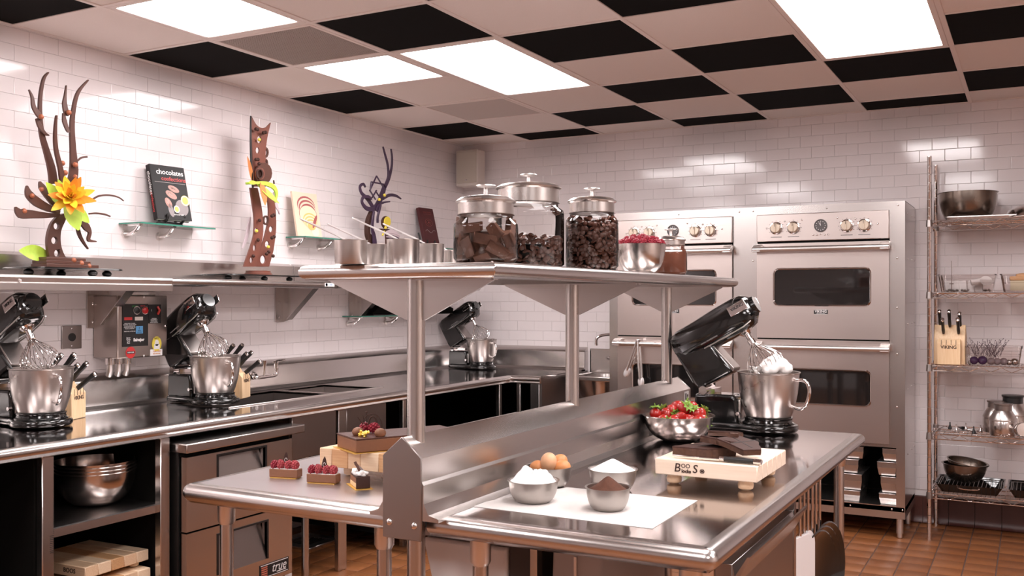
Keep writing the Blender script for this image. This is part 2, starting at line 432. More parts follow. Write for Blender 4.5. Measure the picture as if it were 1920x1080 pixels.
for (i, j), kind in vents.items():
    x0, x1, y0, y1 = cx(i) + BW, cx(i + 1) - BW, cyy(j) + BW, cyy(j + 1) - BW
    a, c = (x1 - x0) / 2, (y1 - y0) / 2
    t = thing('ceiling_vent', 'grey perforated ceiling grille beside the square light' if kind == 'grille' else 'plain pale grey ceiling vent panel near the back corner', 'vent', ((x0 + x1) / 2, (y0 + y1) / 2, ZC))
    f = MB(); w_ = .02
    f.box(-a, a, -c, -c + w_, -.006, .01).box(-a, a, c - w_, c, -.006, .01).box(-a, -a + w_, -c + w_, c - w_, -.006, .01).box(a - w_, a, -c + w_, c - w_, -.006, .01)
    f.obj('vent_frame', CEIL_BAR, t, bevel=.002, seg=1)
    g = MB()
    if kind == 'grille':
        n = 46
        for k in range(n):
            q = -a + w_ + (2 * a - 2 * w_) * k / n; g.box(q, q + .006, -c + w_, c - w_, -.002, .003)
        for k in range(n):
            q = -c + w_ + (2 * c - 2 * w_) * k / n; g.box(-a + w_, a - w_, q, q + .006, -.0015, .0025)
        tag(g.obj('grille_mesh', VENT, t, smooth=False), kind='stuff')
        MB().box(-a, a, -c, c, .03, .034).obj('duct_back', mat('dark duct', (.10, .085, .08), .8), t, smooth=False)
    else:
        MB().box(-a + w_, a - w_, -c + w_, c - w_, -.002, .006).obj('vent_panel', mat('vent panel paint', (.56, .48, .445), .7), t, smooth=False)

# ---- wall speaker in the back corner
p = on_y(881, 315, 6.6)
t = thing('wall_speaker', 'beige wall speaker box mounted high in the back corner', 'speaker', (-3.965, 6.70, p.z - .14))
MB().box(-.10, .10, -.105, .02, 0, .285).obj('speaker_case', CREAM_P, t, bevel=.008)
MB().box(-.088, .092, -.112, -.104, .022, .272).obj('speaker_grille', mat('speaker cloth', (.50, .435, .37), .9, bump=.4, bscale=300), t, bevel=.003)
MB().ell((-.0, -.114, .045), (.012, .003, .006)).obj('emblem', CHROME, t)
MB().box(-.13, -.10, -.03, .0, .03, .26).obj('mount_bracket', GREY_P, t, bevel=.003)

# ================================================================== LEFT RUN: worktop
ZT, XF = .915, -3.235
run = thing('steel_worktop', 'long L-shaped stainless worktop with backsplash along the left and back walls', 'worktop', (0, 0, 0))
def nose(xf, zt, r=.022, dirx=1):      # rolled front edge in (x, z)
    return arc(xf - dirx * r, zt - r, r, 90, -90, 8) if dirx > 0 else [(2 * (xf + r) - a - 0, b) for a, b in arc(xf + r, zt - r, r, 90, -90, 8)]
YA, YB = 1.0, 6.0                       # run starts outside the frame; return starts at YB
XE = -3.02                              # end of the return
S1, S2 = (3.56, 4.34), (4.40, 4.80); SX = (-3.93, -3.50)
b = MB(); th = .012
b.box(-4.05, SX[0], YA, YW - .05, ZT - th, ZT).box(SX[1], XF - .03, YA, YW - .05, ZT - th, ZT)
b.box(SX[0], SX[1], YA, S1[0], ZT - th, ZT).box(SX[0], SX[1], S1[1], S2[0], ZT - th, ZT).box(SX[0], SX[1], S2[1], YW - .05, ZT - th, ZT)
b.box(XF - .03, XE, YB + .03, YW - .05, ZT - th, ZT)
b.obj('top_sheet', ST_TOP, run, smooth=False)
def edge_poly(zt=ZT): # rolled edge, (offset outwards, z)
    return [(-.035, zt - .001)] + [(-.024 + q[0], q[1]) for q in arc(0, zt - .0225, .0225, 90, -40, 8)] + [(-.004, zt - .047), (-.012, zt - .052), (-.035, zt - .052)]
MB().prism([(XF + a, z) for a, z in edge_poly()], 'y', YA, YB + .002).obj('front_edge', ST_Y, run)
MB().prism([(YB - a, z) for a, z in edge_poly()], 'x', XF - .02, XE).obj('front_edge', ST_X, run)
bs = [(-4.128, 1.083), (-4.075, 1.058), (-4.066, 1.045), (-4.062, ZT + .03), (-4.055, ZT + .014), (-4.03, ZT + .0005), (-4.03, ZT - .01), (-4.128, ZT - .01)]
MB().prism(bs, 'y', YA, YW - .002).obj('backsplash', ST_Y, run)
MB().prism([(YW - .002 - (x_ + 4.128), z) for x_, z in bs], 'x', -4.06, XE).obj('backsplash', ST_X, run)
for (y0, y1), dp, nm in ((S1, .20, 'sink_basin'), (S2, .05, 'sink_basin')):
    b = MB(); r = .012
    z0 = ZT - dp
    b.box(SX[0] - r, SX[1] + r, y0 - r, y1 + r, z0 - .01, z0)
    b.box(SX[0] - r, SX[0], y0 - r, y1 + r, z0, ZT - .004).box(SX[1], SX[1] + r, y0 - r, y1 + r, z0, ZT - .004)
    b.box(SX[0], SX[1], y0 - r, y0, z0, ZT - .004).box(SX[0], SX[1], y1, y1 + r, z0, ZT - .004)
    o = b.obj(nm, ST_DARK, run, smooth=False)
    MB().lathe([(.001, z0 + .001), (.035, z0 + .001), (.04, z0 + .004), (.045, z0 + .001)], ((SX[0] + SX[1]) / 2, (y0 + y1) / 2, 0), 20).obj('drain', CHROME, o)
MB().box(SX[1] + .0, SX[1] + .012, S1[0] - .02, S2[1] + .02, ZT - .004, ZT + .006).obj('sink_rim', ALU, run, bevel=.003)
MB().box(XE - .014, XE, YB + .04, YW - .05, .10, ZT - .013).obj('end_panel', ST_DARK, run, smooth=False)

# faucet over the sink
t = thing('sink_faucet', 'chrome wall faucet with bent spout over the left sink, beside the knife block', 'faucet', (0, 0, 0))
FX = -3.95
f = lambda u, v, x=FX: on_x(u, v, x)
MB().tube(catmull([f(474, 703, -4.05), f(476, 707, -3.98), f(481, 708), f(500, 706), f(516, 703), f(519, 698), f(519, 690)], 5), .011, 10).obj('spout', CHROME, t)
MB().tube([f(496, 704), f(496, 690), f(496, 676)], [.010, .009, .012], 10).obj('riser', CHROME, t)
MB().tube([f(519, 690), f(518, 682), f(518, 676)], [.016, .012, .016], 10).obj('valve', CHROME, t)
MB().tube([f(512, 680), f(520, 677), f(533, 675)], [.006, .007, .009], 8).obj('lever', CHROME, t)
MB().tube([f(474, 703, -4.07), f(476, 705, -4.04)], .022, 14).obj('wall_flange', CHROME, t)

# ---- cabinets under the worktop (each bay lifts out)
def cab_posts(parent, ys, w_=.05):
    for y0 in ys: MB().box(-3.285, -3.25, y0, y0 + w_, .0, ZT - .052).obj('post', ST_Z, parent, bevel=.003, seg=1)
ZB = ZT - .053
def open_bay(name, label, y0, y1, shelves, posts):
    t = thing(name, label, 'cabinet', (0, 0, 0))
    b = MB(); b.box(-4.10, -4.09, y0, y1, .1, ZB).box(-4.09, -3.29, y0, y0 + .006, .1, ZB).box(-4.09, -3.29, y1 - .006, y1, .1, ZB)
    b.obj('shade_lining', BLACK_M, t, smooth=False)  # black panels stand in for the unlit inside of the bay
    cab_posts(t, posts)
    for z in shelves:
        s_ = MB().prism([(-4.08, z), (-3.275, z), (-3.268, z - .004), (-3.268, z - .036), (-3.28, z - .036), (-3.28, z - .012), (-4.08, z - .012)], 'y', y0 + .007 + (.035 if posts else 0), y1 - .008)
        s_.obj('shelf', ST_Y, t, smooth=False)
    return t
open_bay('open_base_cabinet', 'open cabinet bay with black painted shade at the far left under the worktop', 1.2, 2.345, (.32,), ())
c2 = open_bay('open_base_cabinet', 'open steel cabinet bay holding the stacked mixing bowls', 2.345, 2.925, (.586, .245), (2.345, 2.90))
# ruler-like hole marks on the left post
b = MB()
for k in range(34): b.box(-3.2495, -3.249, 2.395 - (.018 if k < 10 else .006), 2.394, .50 + k * .007, .5015 + k * .007)
b.obj('notch_marks', INK, c2, smooth=False)

# ---- undercounter refrigerator
FXF = -3.2
q = lambda u, v: on_x(u, v, FXF)
fy0, fy1 = q(345, 850).y, q(543, 800).y
fr = thing('undercounter_fridge', 'two-drawer stainless undercounter refrigerator under the left worktop', 'refrigerator', (0, 0, 0))
ztop = q(330, 822).z
MB().box(-4.0, FXF - .03, fy0 - .003, fy1, .03, .795).obj('body', ST_DARK, fr, smooth=False)
MB().box(-3.99, FXF + .03, fy0 - .012, fy1 + .08, .795, .835).obj('top_slab', ST_Y, fr, bevel=.005)
zs = q(345, 1000).z
MB().box(FXF - .03, FXF - .002, fy0 + .002, fy1 - .002, .776, .794).obj('gasket', BLACK_M, fr, smooth=False)
MB().box(FXF - .03, FXF - .002, fy0 + .002, fy1 - .002, zs - .003, zs + .003).obj('gasket', BLACK_M, fr, smooth=False)
MB().box(FXF - .032, FXF - .029, fy0 + .002, fy1 - .002, .1, .79).obj('body_front', BLACK_M, fr, smooth=False)
def drawer(z0, z1, u0, u1, hz0, hz1):
    y0, y1 = q(u0, 900).y, q(u1, 900).y
    fm = frame((FXF, 0, 0), (0, 1, 0), (0, 0, 1))
    d = plate([(fy0, z0), (fy1, z0), (fy1, z1), (fy0, z1)], [[(y0, hz0), (y1, hz0), (y1, hz1), (y0, hz1)][::-1]], .03, fm)
    o = d.obj('drawer', ST_Y, fr, smooth=False)
    b = MB()
    b.add([(FXF + .013, y0, hz0), (FXF + .013, y1, hz0), (FXF - .022, y1, hz1 - .012), (FXF - .022, y0, hz1 - .012)], [(0, 1, 2, 3)])
    b.add([(p[0] - .004, p[1], p[2]) for p in b.v], [(3, 2, 1, 0)])
    b.obj('finger_pull', ST_DARK, o, smooth=False)
    r = MB(); e = .009
    r.box(FXF + .0, FXF + .018, y0 - e, y1 + e, hz1, hz1 + e).box(FXF, FXF + .018, y0 - e, y0, hz0, hz1).box(FXF, FXF + .018, y1, y1 + e, hz0, hz1)
    r.box(FXF - .055, FXF - .048, y0, y1, hz0, hz1)
    r.obj('pull_frame', BLACK_P, o, smooth=False)
drawer(zs + .004, .775, 405, 493, q(450, 905).z, q(450, 846).z)
drawer(.12, zs - .004, 405, 496, q(450, 1062).z, q(450, 990).z)
bm_ = frame((FXF + .0175, (q(483, 1060).y + q(535, 1060).y) / 2, q(510, 1064).z), (0, 1, 0), (0, 0, 1))
bw = q(536, 1060).y - q(482, 1060).y
bd = MB().box(-bw / 2, bw / 2, -.033, .033, -.003, 0, bm_).obj('badge', INK, fr, smooth=False)
text('true', .062, bm_ @ Matrix.Translation((.03, .004, .0003)), INK_W, bd, sx=.95, shear=.3)
rb = MB()
for k in range(5): rb.box(-bw / 2 + .01, -bw / 2 + .05, -.024 + k * .01, -.018 + k * .01, 0, .0008, bm_)
rb.obj('emblem', mat('badge red', (.55, .16, .10), .5), bd, smooth=False)
MB().box(-bw / 2 + .006, bw / 2 - .006, .027, .030, 0, .0006, bm_).box(-bw / 2 + .006, bw / 2 - .006, -.030, -.027, 0, .0006, bm_).obj('badge_border', INK_W, bd, smooth=False)
MB().box(-.035, .03, -.021, -.017, 0, .0006, bm_ @ Matrix.Translation((.05, 0, 0))).obj('badge_line', INK_W, bd, smooth=False)

# ---- sink cabinet front, open corner cabinet
sk = thing('sink_cabinet', 'brown-toned steel apron panels below the sink, beyond the refrigerator', 'cabinet', (0, 0, 0))
g = lambda u, v: on_x(u, v, -3.27)
for u0, u1 in ((548, 630), (650, 724)):
    MB().box(-3.29, -3.27, g(u0, 800).y, g(u1, 800).y, .645, ZB).obj('apron_panel', ST_DARK, sk, bevel=.002, seg=1)
MB().box(-3.292, -3.262, g(633, 800).y, g(648, 800).y, .0, ZB).obj('post', ST_Z, sk, bevel=.004)
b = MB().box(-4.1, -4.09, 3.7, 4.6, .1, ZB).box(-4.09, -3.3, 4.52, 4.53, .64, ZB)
b.obj('shade_lining', BLACK_M, sk, smooth=False)  # shade under the sink is put into the black colour
MB().cyl((-3.36, g(556, 980).y, .03), (-3.36, g(556, 980).y, .40), .045, n=20).obj('drain_pipe', WHITE_P, sk)
for u in (568, 640): MB().cyl((-3.34, g(u, 980).y + .1, .0), (-3.34, g(u, 980).y + .1, .645), .02, n=14).obj('leg', ST_Z, sk)
MB().tube(catmull([(-3.75, 4.0, .70), (-3.7, 4.02, .55), (-3.62, 4.1, .5), (-3.6, 4.2, .56), (-3.7, 4.3, .6), (-3.95, 4.3, .6)], 5), .025, 12).obj('waste_trap', BLACK_P, sk)
MB().box(-3.62, -3.42, 3.80, 4.02, .50, .56).obj('valve_box', CREAM_P, sk, bevel=.01)
cc = thing('corner_cabinet', 'open corner cabinet with black painted shade and thin steel posts under the far worktop', 'cabinet', (0, 0, 0))
yc0 = g(726, 800).y
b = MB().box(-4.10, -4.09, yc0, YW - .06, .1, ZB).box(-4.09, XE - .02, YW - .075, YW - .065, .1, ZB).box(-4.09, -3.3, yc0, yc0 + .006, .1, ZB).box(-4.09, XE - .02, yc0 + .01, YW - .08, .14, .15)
b.obj('shade_lining', BLACK_M, cc, smooth=False)  # darkness of the unlit corner is painted as black panels
for y0 in (g(752, 800).y, g(933, 760).y): MB().box(-3.285, -3.255, y0, y0 + .035, 0, ZB).obj('post', ST_Z, cc, bevel=.003)
MB().box(-3.215, -3.185, YB + .03, YB + .06, 0, ZB).obj('post', ST_Z, cc, bevel=.003)
MB().box(XE - .085, XE - .016, YB + .03, YB + .05, 0, ZB).obj('post', ST_Z, cc, bevel=.003)
# floor drain
p = on_z(573, 1016, .0)
t = thing('floor_drain', 'square steel floor sink grate set in the red tiles by the refrigerator', 'drain', (p.x, p.y, 0))
MB().box(-.15, .15, -.15, -.09, .001, .012).box(-.15, .15, .09, .15, .001, .012).box(-.15, -.09, -.09, .09, .001, .012).box(.09, .15, -.09, .09, .001, .012).obj('drain_frame', ALU, t, bevel=.002, seg=1)
b = MB()
for k in range(6): b.box(-.085 + k * .03, -.07 + k * .03, -.09, .09, .001, .008)
b.obj('grate', ST_DARK, t, smooth=False)

# ---- overshelves on the left wall
ZS = 1.557
def overshelf(label, y0, y1, brk, lbl):
    t = thing('wall_overshelf', label, 'shelf', (0, 0, 0))
    pr_ = [(-4.12, ZS)] + [(-3.765 + a, z) for a, z in [(q_[0], q_[1]) for q_ in arc(0, ZS - .018, .018, 90, -60, 6)]] + [(-3.765, ZS - .04), (-3.79, ZS - .04), (-3.79, ZS - .014), (-4.12, ZS - .014)]
    MB().prism(pr_, 'y', y0, y1).obj('shelf_board', ST_Y, t)
    MB().prism([(-4.128, ZS), (-4.095, ZS), (-4.10, ZS + .10), (-4.128, ZS + .115)], 'y', y0, y1).obj('rear_upstand', ST_Y, t, smooth=False)
    for y in brk:
        b = MB().box(-4.128, -4.118, y, y + .07, 1.31, ZS - .015).prism([(-4.118, ZS - .015), (-3.82, ZS - .015), (-4.05, 1.33), (-4.118, 1.31)], 'y', y + .066, y + .07)
        b.prism([(-3.82, ZS - .015), (-3.82, ZS - .022), (-4.05, 1.325), (-4.05, 1.332)], 'y', y + .02, y + .07)
        o = b.obj('bracket', ST_Z, t, smooth=False)
        for z in (1.34, 1.43): MB().ell((-4.117, y + .03, z), (.004, .007, .007)).obj('screw', CHROME, o)
    m_ = frame((-3.7465, y1 - .07, ZS - .018), (0, 1, 0), (0, 0, 1))
    lb = MB().box(-.045, .045, -.011, .011, -.001, .0, m_).obj('maker_label', INK_W, t, smooth=False)
    if lbl: MB().lathe([(.001, .0004), (.010, .0004)], n=12, m=None).obj('seal', INK_B, lb).matrix_local = m_ @ Matrix.Translation((-.03, 0, .0002))
    text('A&S', .014, m_ @ Matrix.Translation((.012, 0, .0001)), INK_B if lbl else INK, lb)
    return t
osA = overshelf('long steel wall shelf on the left carrying the two large chocolate sculptures', .9, 4.70, (3.22, 4.57), True)
osB = overshelf('far steel wall shelf on the left, behind the island shelf', 4.72, 6.45, (5.30, 5.72), False)
t = thing('ticket_rail', 'pale aluminium ticket rail hung along the front of the left wall shelf', 'rail', (0, 0, 0))
MB().prism([(-3.742, 1.553), (-3.720, 1.553), (-3.716, 1.545), (-3.722, 1.525), (-3.714, 1.520), (-3.718, 1.492), (-3.730, 1.490), (-3.742, 1.50)], 'y', 2.0, on_x(323, 540, -3.72).y).obj('rail_channel', ALU, t, smooth=False)
MB().ell((-3.716, 2.58, 1.53), (.006, .005, .006)).obj('end_screw', CHROME, t)

# ---- glass wall shelves
def glass_shelf(label, y0, y1, z, depth=.165, brk=None):
    t = thing('glass_shelf', label, 'shelf', (0, 0, 0))
    MB().box(XW + .004, XW + depth, y0, y1, z - .008, z).obj('glass_plate', GLASS_G, t, smooth=False)
    e = MB().box(XW + depth, XW + depth + .0015, y0, y1, z - .008, z).box(XW + .004, XW + depth, y0 - .0015, y0, z - .008, z)
    e.obj('polished_edge', GLASS_EDGE, t, smooth=False)
    for y in brk or (y0 + .05, y1 - .16):
        o = MB().tube(catmull([(XW + .105, y, z - .012), (XW + .085, y, z - .035), (XW + .05, y, z - .052), (XW + .012, y, z - .055)], 5), .011, 10).box(XW + .01, XW + .12, y - .011, y + .011, z - .016, z - .0085).obj('shelf_bracket', CHROME, t)
        MB().cyl((XW, y, z - .055), (XW + .014, y, z - .055), .022, n=18).obj('wall_rose', ALU, o)
    return t
GZ = 1.843
ga = on_x(222, 420, XW).y; gb = on_x(404, 425, XW + .165).y
glass_shelf('glass wall shelf on the left holding the black chocolates book', ga, gb, GZ, brk=(ga + .04, ga + .26))
gc = on_x(535, 443, XW).y
glass_shelf('glass wall shelf in the middle under the pale orange cookbook', gc, gc + .56, GZ, brk=(gc + .04, gc + .32))
gd = on_x(785, 455, XW + .1).y - .05
glass_shelf('glass wall shelf at the far end under the small dark red book', gd, gd + .56, GZ, brk=(gd + .1, gd + .4))
ge = on_x(678, 588, XW + .165).y
glass_shelf('low glass shelf on the left wall below the overshelf, behind the island post', ge, ge + .62, on_x(700, 592, XW + .165).z, brk=(ge + .06, ge + .5))
# ================================================================== ISLAND
IZ = .90
IX0, IX1, IY0, IY1 = -2.258, -.615, 2.08, 4.21
RX0, RX1 = -1.482, -1.365               # riser faces
isl = thing('island_worktable', 'stainless island worktable with gabled centre riser and rounded edges', 'table', (0, 0, 0))
def iedge(zt): return [(-.05, zt - .0005)] + [(-.026 + a, z) for a, z in arc(0, zt - .026, .026, 90, -60, 10)] + [(-.022, zt - .056), (-.05, zt - .056)]
r_ = .03
def table_edge(path, name, m):         # sweep the rolled edge along a 2-D path (x, y) with mitred / rounded corners
    pr = iedge(IZ); rings = []
    P2 = [Vector((a, b_)) for a, b_ in path]
    for i, p in enumerate(P2):
        t0 = (P2[i] - P2[i - 1]).normalized() if i > 0 else None
        t1 = (P2[i + 1] - P2[i]).normalized() if i < len(P2) - 1 else None
        t0 = t0 or t1; t1 = t1 or t0
        n0 = Vector((t0.y, -t0.x)); n1 = Vector((t1.y, -t1.x)); n = (n0 + n1).normalized(); k = 1 / max(.3, n.dot(n0))
        rings.append([(p.x + n.x * a * k, p.y + n.y * a * k, z) for a, z in pr])
    MB().rings(rings).obj(name, m, isl, ang=50)
MB().box(IX0 + .04, RX0 + .01, IY0 + .04, IY1 - .04, IZ - .012, IZ).obj('top_sheet', ST_WORN, isl, smooth=False)
b = MB().box(RX1 - .01, IX1 - .04, IY0 + .04, IY1 - .04, IZ - .012, IZ)
b.obj('top_sheet', ST_TOP, isl, smooth=False)
cr = .03
lc = [(IX0 + cr - cr * math.sin(R(a)), IY0 + cr - cr * math.cos(R(a))) for a in (90, 70, 45, 20, 0)]
table_edge([(RX0 + .005, IY1)] + [(IX0, IY1)] + lc + [(RX0 + .005, IY0)], 'rolled_edge', ST_X)
rc_ = [(IX1 - cr + cr * math.sin(R(a)), IY0 + cr - cr * math.cos(R(a))) for a in (0, 20, 45, 70, 90)]
table_edge([(RX1 - .005, IY0)] + rc_ + [(IX1, IY1), (RX1 - .005, IY1)], 'rolled_edge', ST_Y)
RXM, RZ, RS = (RX0 + RX1) / 2, 1.10, 1.05
rp = [(RX0 - .045, IZ + .0005), (RX0 - .02, IZ + .006), (RX0 - .004, IZ + .03), (RX0, IZ + .10), (RX0, RS), (RXM, RZ), (RX1, RS), (RX1, .99), (RX1 + .006, .982), (RX1 + .006, IZ + .035), (RX1 + .02, IZ + .008), (RX1 + .05, IZ + .0005), (RX1 + .05, IZ - .008), (RX0 - .045, IZ - .008)]
MB().prism(rp, 'y', IY0 - .03, 4.22).obj('riser', ST_Y, isl, smooth=False)
ep = [(RX0 - .001, IZ - .06), (RX1 + .001, IZ - .06), (RX1 + .001, RS + .001), (RXM, RZ + .002), (RX0 - .001, RS + .001)]
eo = MB().prism(ep, 'y', IY0 - .034, IY0 - .028).obj('end_panel', ST_DARK, isl, bevel=.0015, seg=1)
MB().ell((RX0 + .02, IY0 - .035, IZ - .02), (.009, .005, .009)).obj('rivet', CHROME, eo); MB().ell((RX1 - .02, IY0 - .035, IZ - .022), (.009, .005, .009)).obj('rivet', CHROME, eo)
MB().prism(ep, 'y', 4.22, 4.226).obj('end_panel', ST_DARK, isl, bevel=.0015, seg=1)
m_ = frame((RX1 + .0008, 4.17, 1.02), (0, 1, 0), (0, 0, 1))
lb = MB().box(-.03, .03, -.022, .022, -.0008, 0, m_).obj('spec_label', INK_W, isl, smooth=False)
MB().box(-.018, -.002, -.014, .014, 0, .0004, m_).box(.006, .022, -.012, .008, 0, .0004, m_).obj('label_print', INK, lb, smooth=False)
for x, y in ((-2.15, 2.17), (-1.56, 2.16), (-1.245, 2.14), (-.70, 2.17), (-.70, 4.10), (-2.15, 4.10), (-1.5, 4.1), (-1.2, 4.1)):
    o = MB().lathe([(.0215, .0), (.0215, .03), (.0205, .03), (.0205, IZ - .02)], (x, y, 0), 20).obj('leg', ST_Z, isl)
    MB().lathe([(.0215, IZ - .125), (.027, IZ - .115), (.027, IZ - .02)], (x, y, 0), 20).obj('leg_socket', ALU, o)
MB().box(-2.12, -1.5, 2.2, 4.05, .235, .265).box(-1.2, -.72, 2.2, 4.05, .235, .265).obj('undershelf', ST_Y, isl, bevel=.006)
# drawer in the right side
dz1 = .842
dr = MB(); y0, y1 = 2.36, 3.04
dr.box(-.70, -.655, y0, y1, .585, .80)
do = dr.obj('drawer', ST_DARK, isl, bevel=.002, seg=1)
MB().prism([(-.655, .80), (-.655, .74), (-.612, .815), (-.612, .822), (-.618, .822), (-.65, .77)], 'y', y0, y1).obj('drawer_pull', ST_Y, do, smooth=False)
MB().box(-.72, -.66, y0 - .03, y1 + .01, .825, .846).box(-.72, -.652, y1 + .004, y1 + .03, .40, .845).obj('drawer_housing', ST_Z, isl, smooth=False)
rl = MB().box(-.70, -.665, 3.09, 3.72, .825, .845).obj('hanging_rail', ST_Y, isl, smooth=False)

# overshelf on its posts
SZ0, SZ1 = 1.505, 1.546
SX0, SX1, SY0, SY1 = -1.769, -1.153, 2.05, 4.25
ov = thing('island_overshelf', 'steel overshelf with rolled edges on round posts above the island riser', 'shelf', (0, 0, 0))
prf = [(-.04, SZ1 - .0005)] + [(-.0195 + a, z) for a, z in arc(0, SZ1 - .0195, .0195, 90, -90, 9)] + [(-.04, SZ0)]
rings = []
for (x, y, sx, sy) in ((SX0, SY0, -1, -1), (SX1, SY0, 1, -1), (SX1, SY1, 1, 1), (SX0, SY1, -1, 1)):
    rings.append([(x + sx * a, y + sy * a, z) for a, z in prf])
for i in range(4):
    a_, c_ = rings[i], rings[(i + 1) % 4]
    MB().rings([a_, c_]).obj('rolled_edge', ST_X if i % 2 == 0 else ST_Y, ov, ang=50)
MB().box(SX0 + .035, SX1 - .035, SY0 + .035, SY1 - .035, SZ1 - .012, SZ1 - .001).obj('shelf_sheet', ST_Y, ov, smooth=False)
MB().tube([(SX1 - .0195 + .0203 * math.cos(R(a)), SY0 + .0195 - .0203 * math.cos(R(a)), SZ1 - .0195 + .0203 * math.sin(R(a))) for a in range(-80, 91, 17)], .0016, 6).obj('weld_seam', CHROME, ov)
for y, xa, xb in ((2.112, -1.70, -1.195), (3.085, -1.685, -1.18), (4.074, -1.66, -1.18)):
    o = MB().lathe([(.024, .0), (.024, SZ0)], (-1.4235, y, 0), 22).obj('post', ST_Z, ov)
    br = [(xa, SZ0 + .001), (xb, SZ0 + .001), (xb + .005, SZ0 - .004), (-1.395, 1.399), (-1.452, 1.399), (xa - .005, SZ0 - .004)]
    MB().prism(br, 'y', y - .004, y + .004).obj('gusset', ST_X, o, smooth=False)
    MB().box(xa, xb, y - .02, y + .03, SZ0 - .002, SZ0 + .002).obj('gusset_flange', ST_X, o, smooth=False)

WPC = catmull([(0, .010, 0), (.10, .016, 0), (.28, .043, 0), (.46, .067, 0), (.64, .078, 0), (.80, .070, 0), (.93, .044, 0), (1, .0, 0)], 8)
def wprof(f):
    q = f * (len(WPC) - 1); i = min(int(q), len(WPC) - 2); p = WPC[i].lerp(WPC[i + 1], q - i); return p.x, max(p.y, 0)
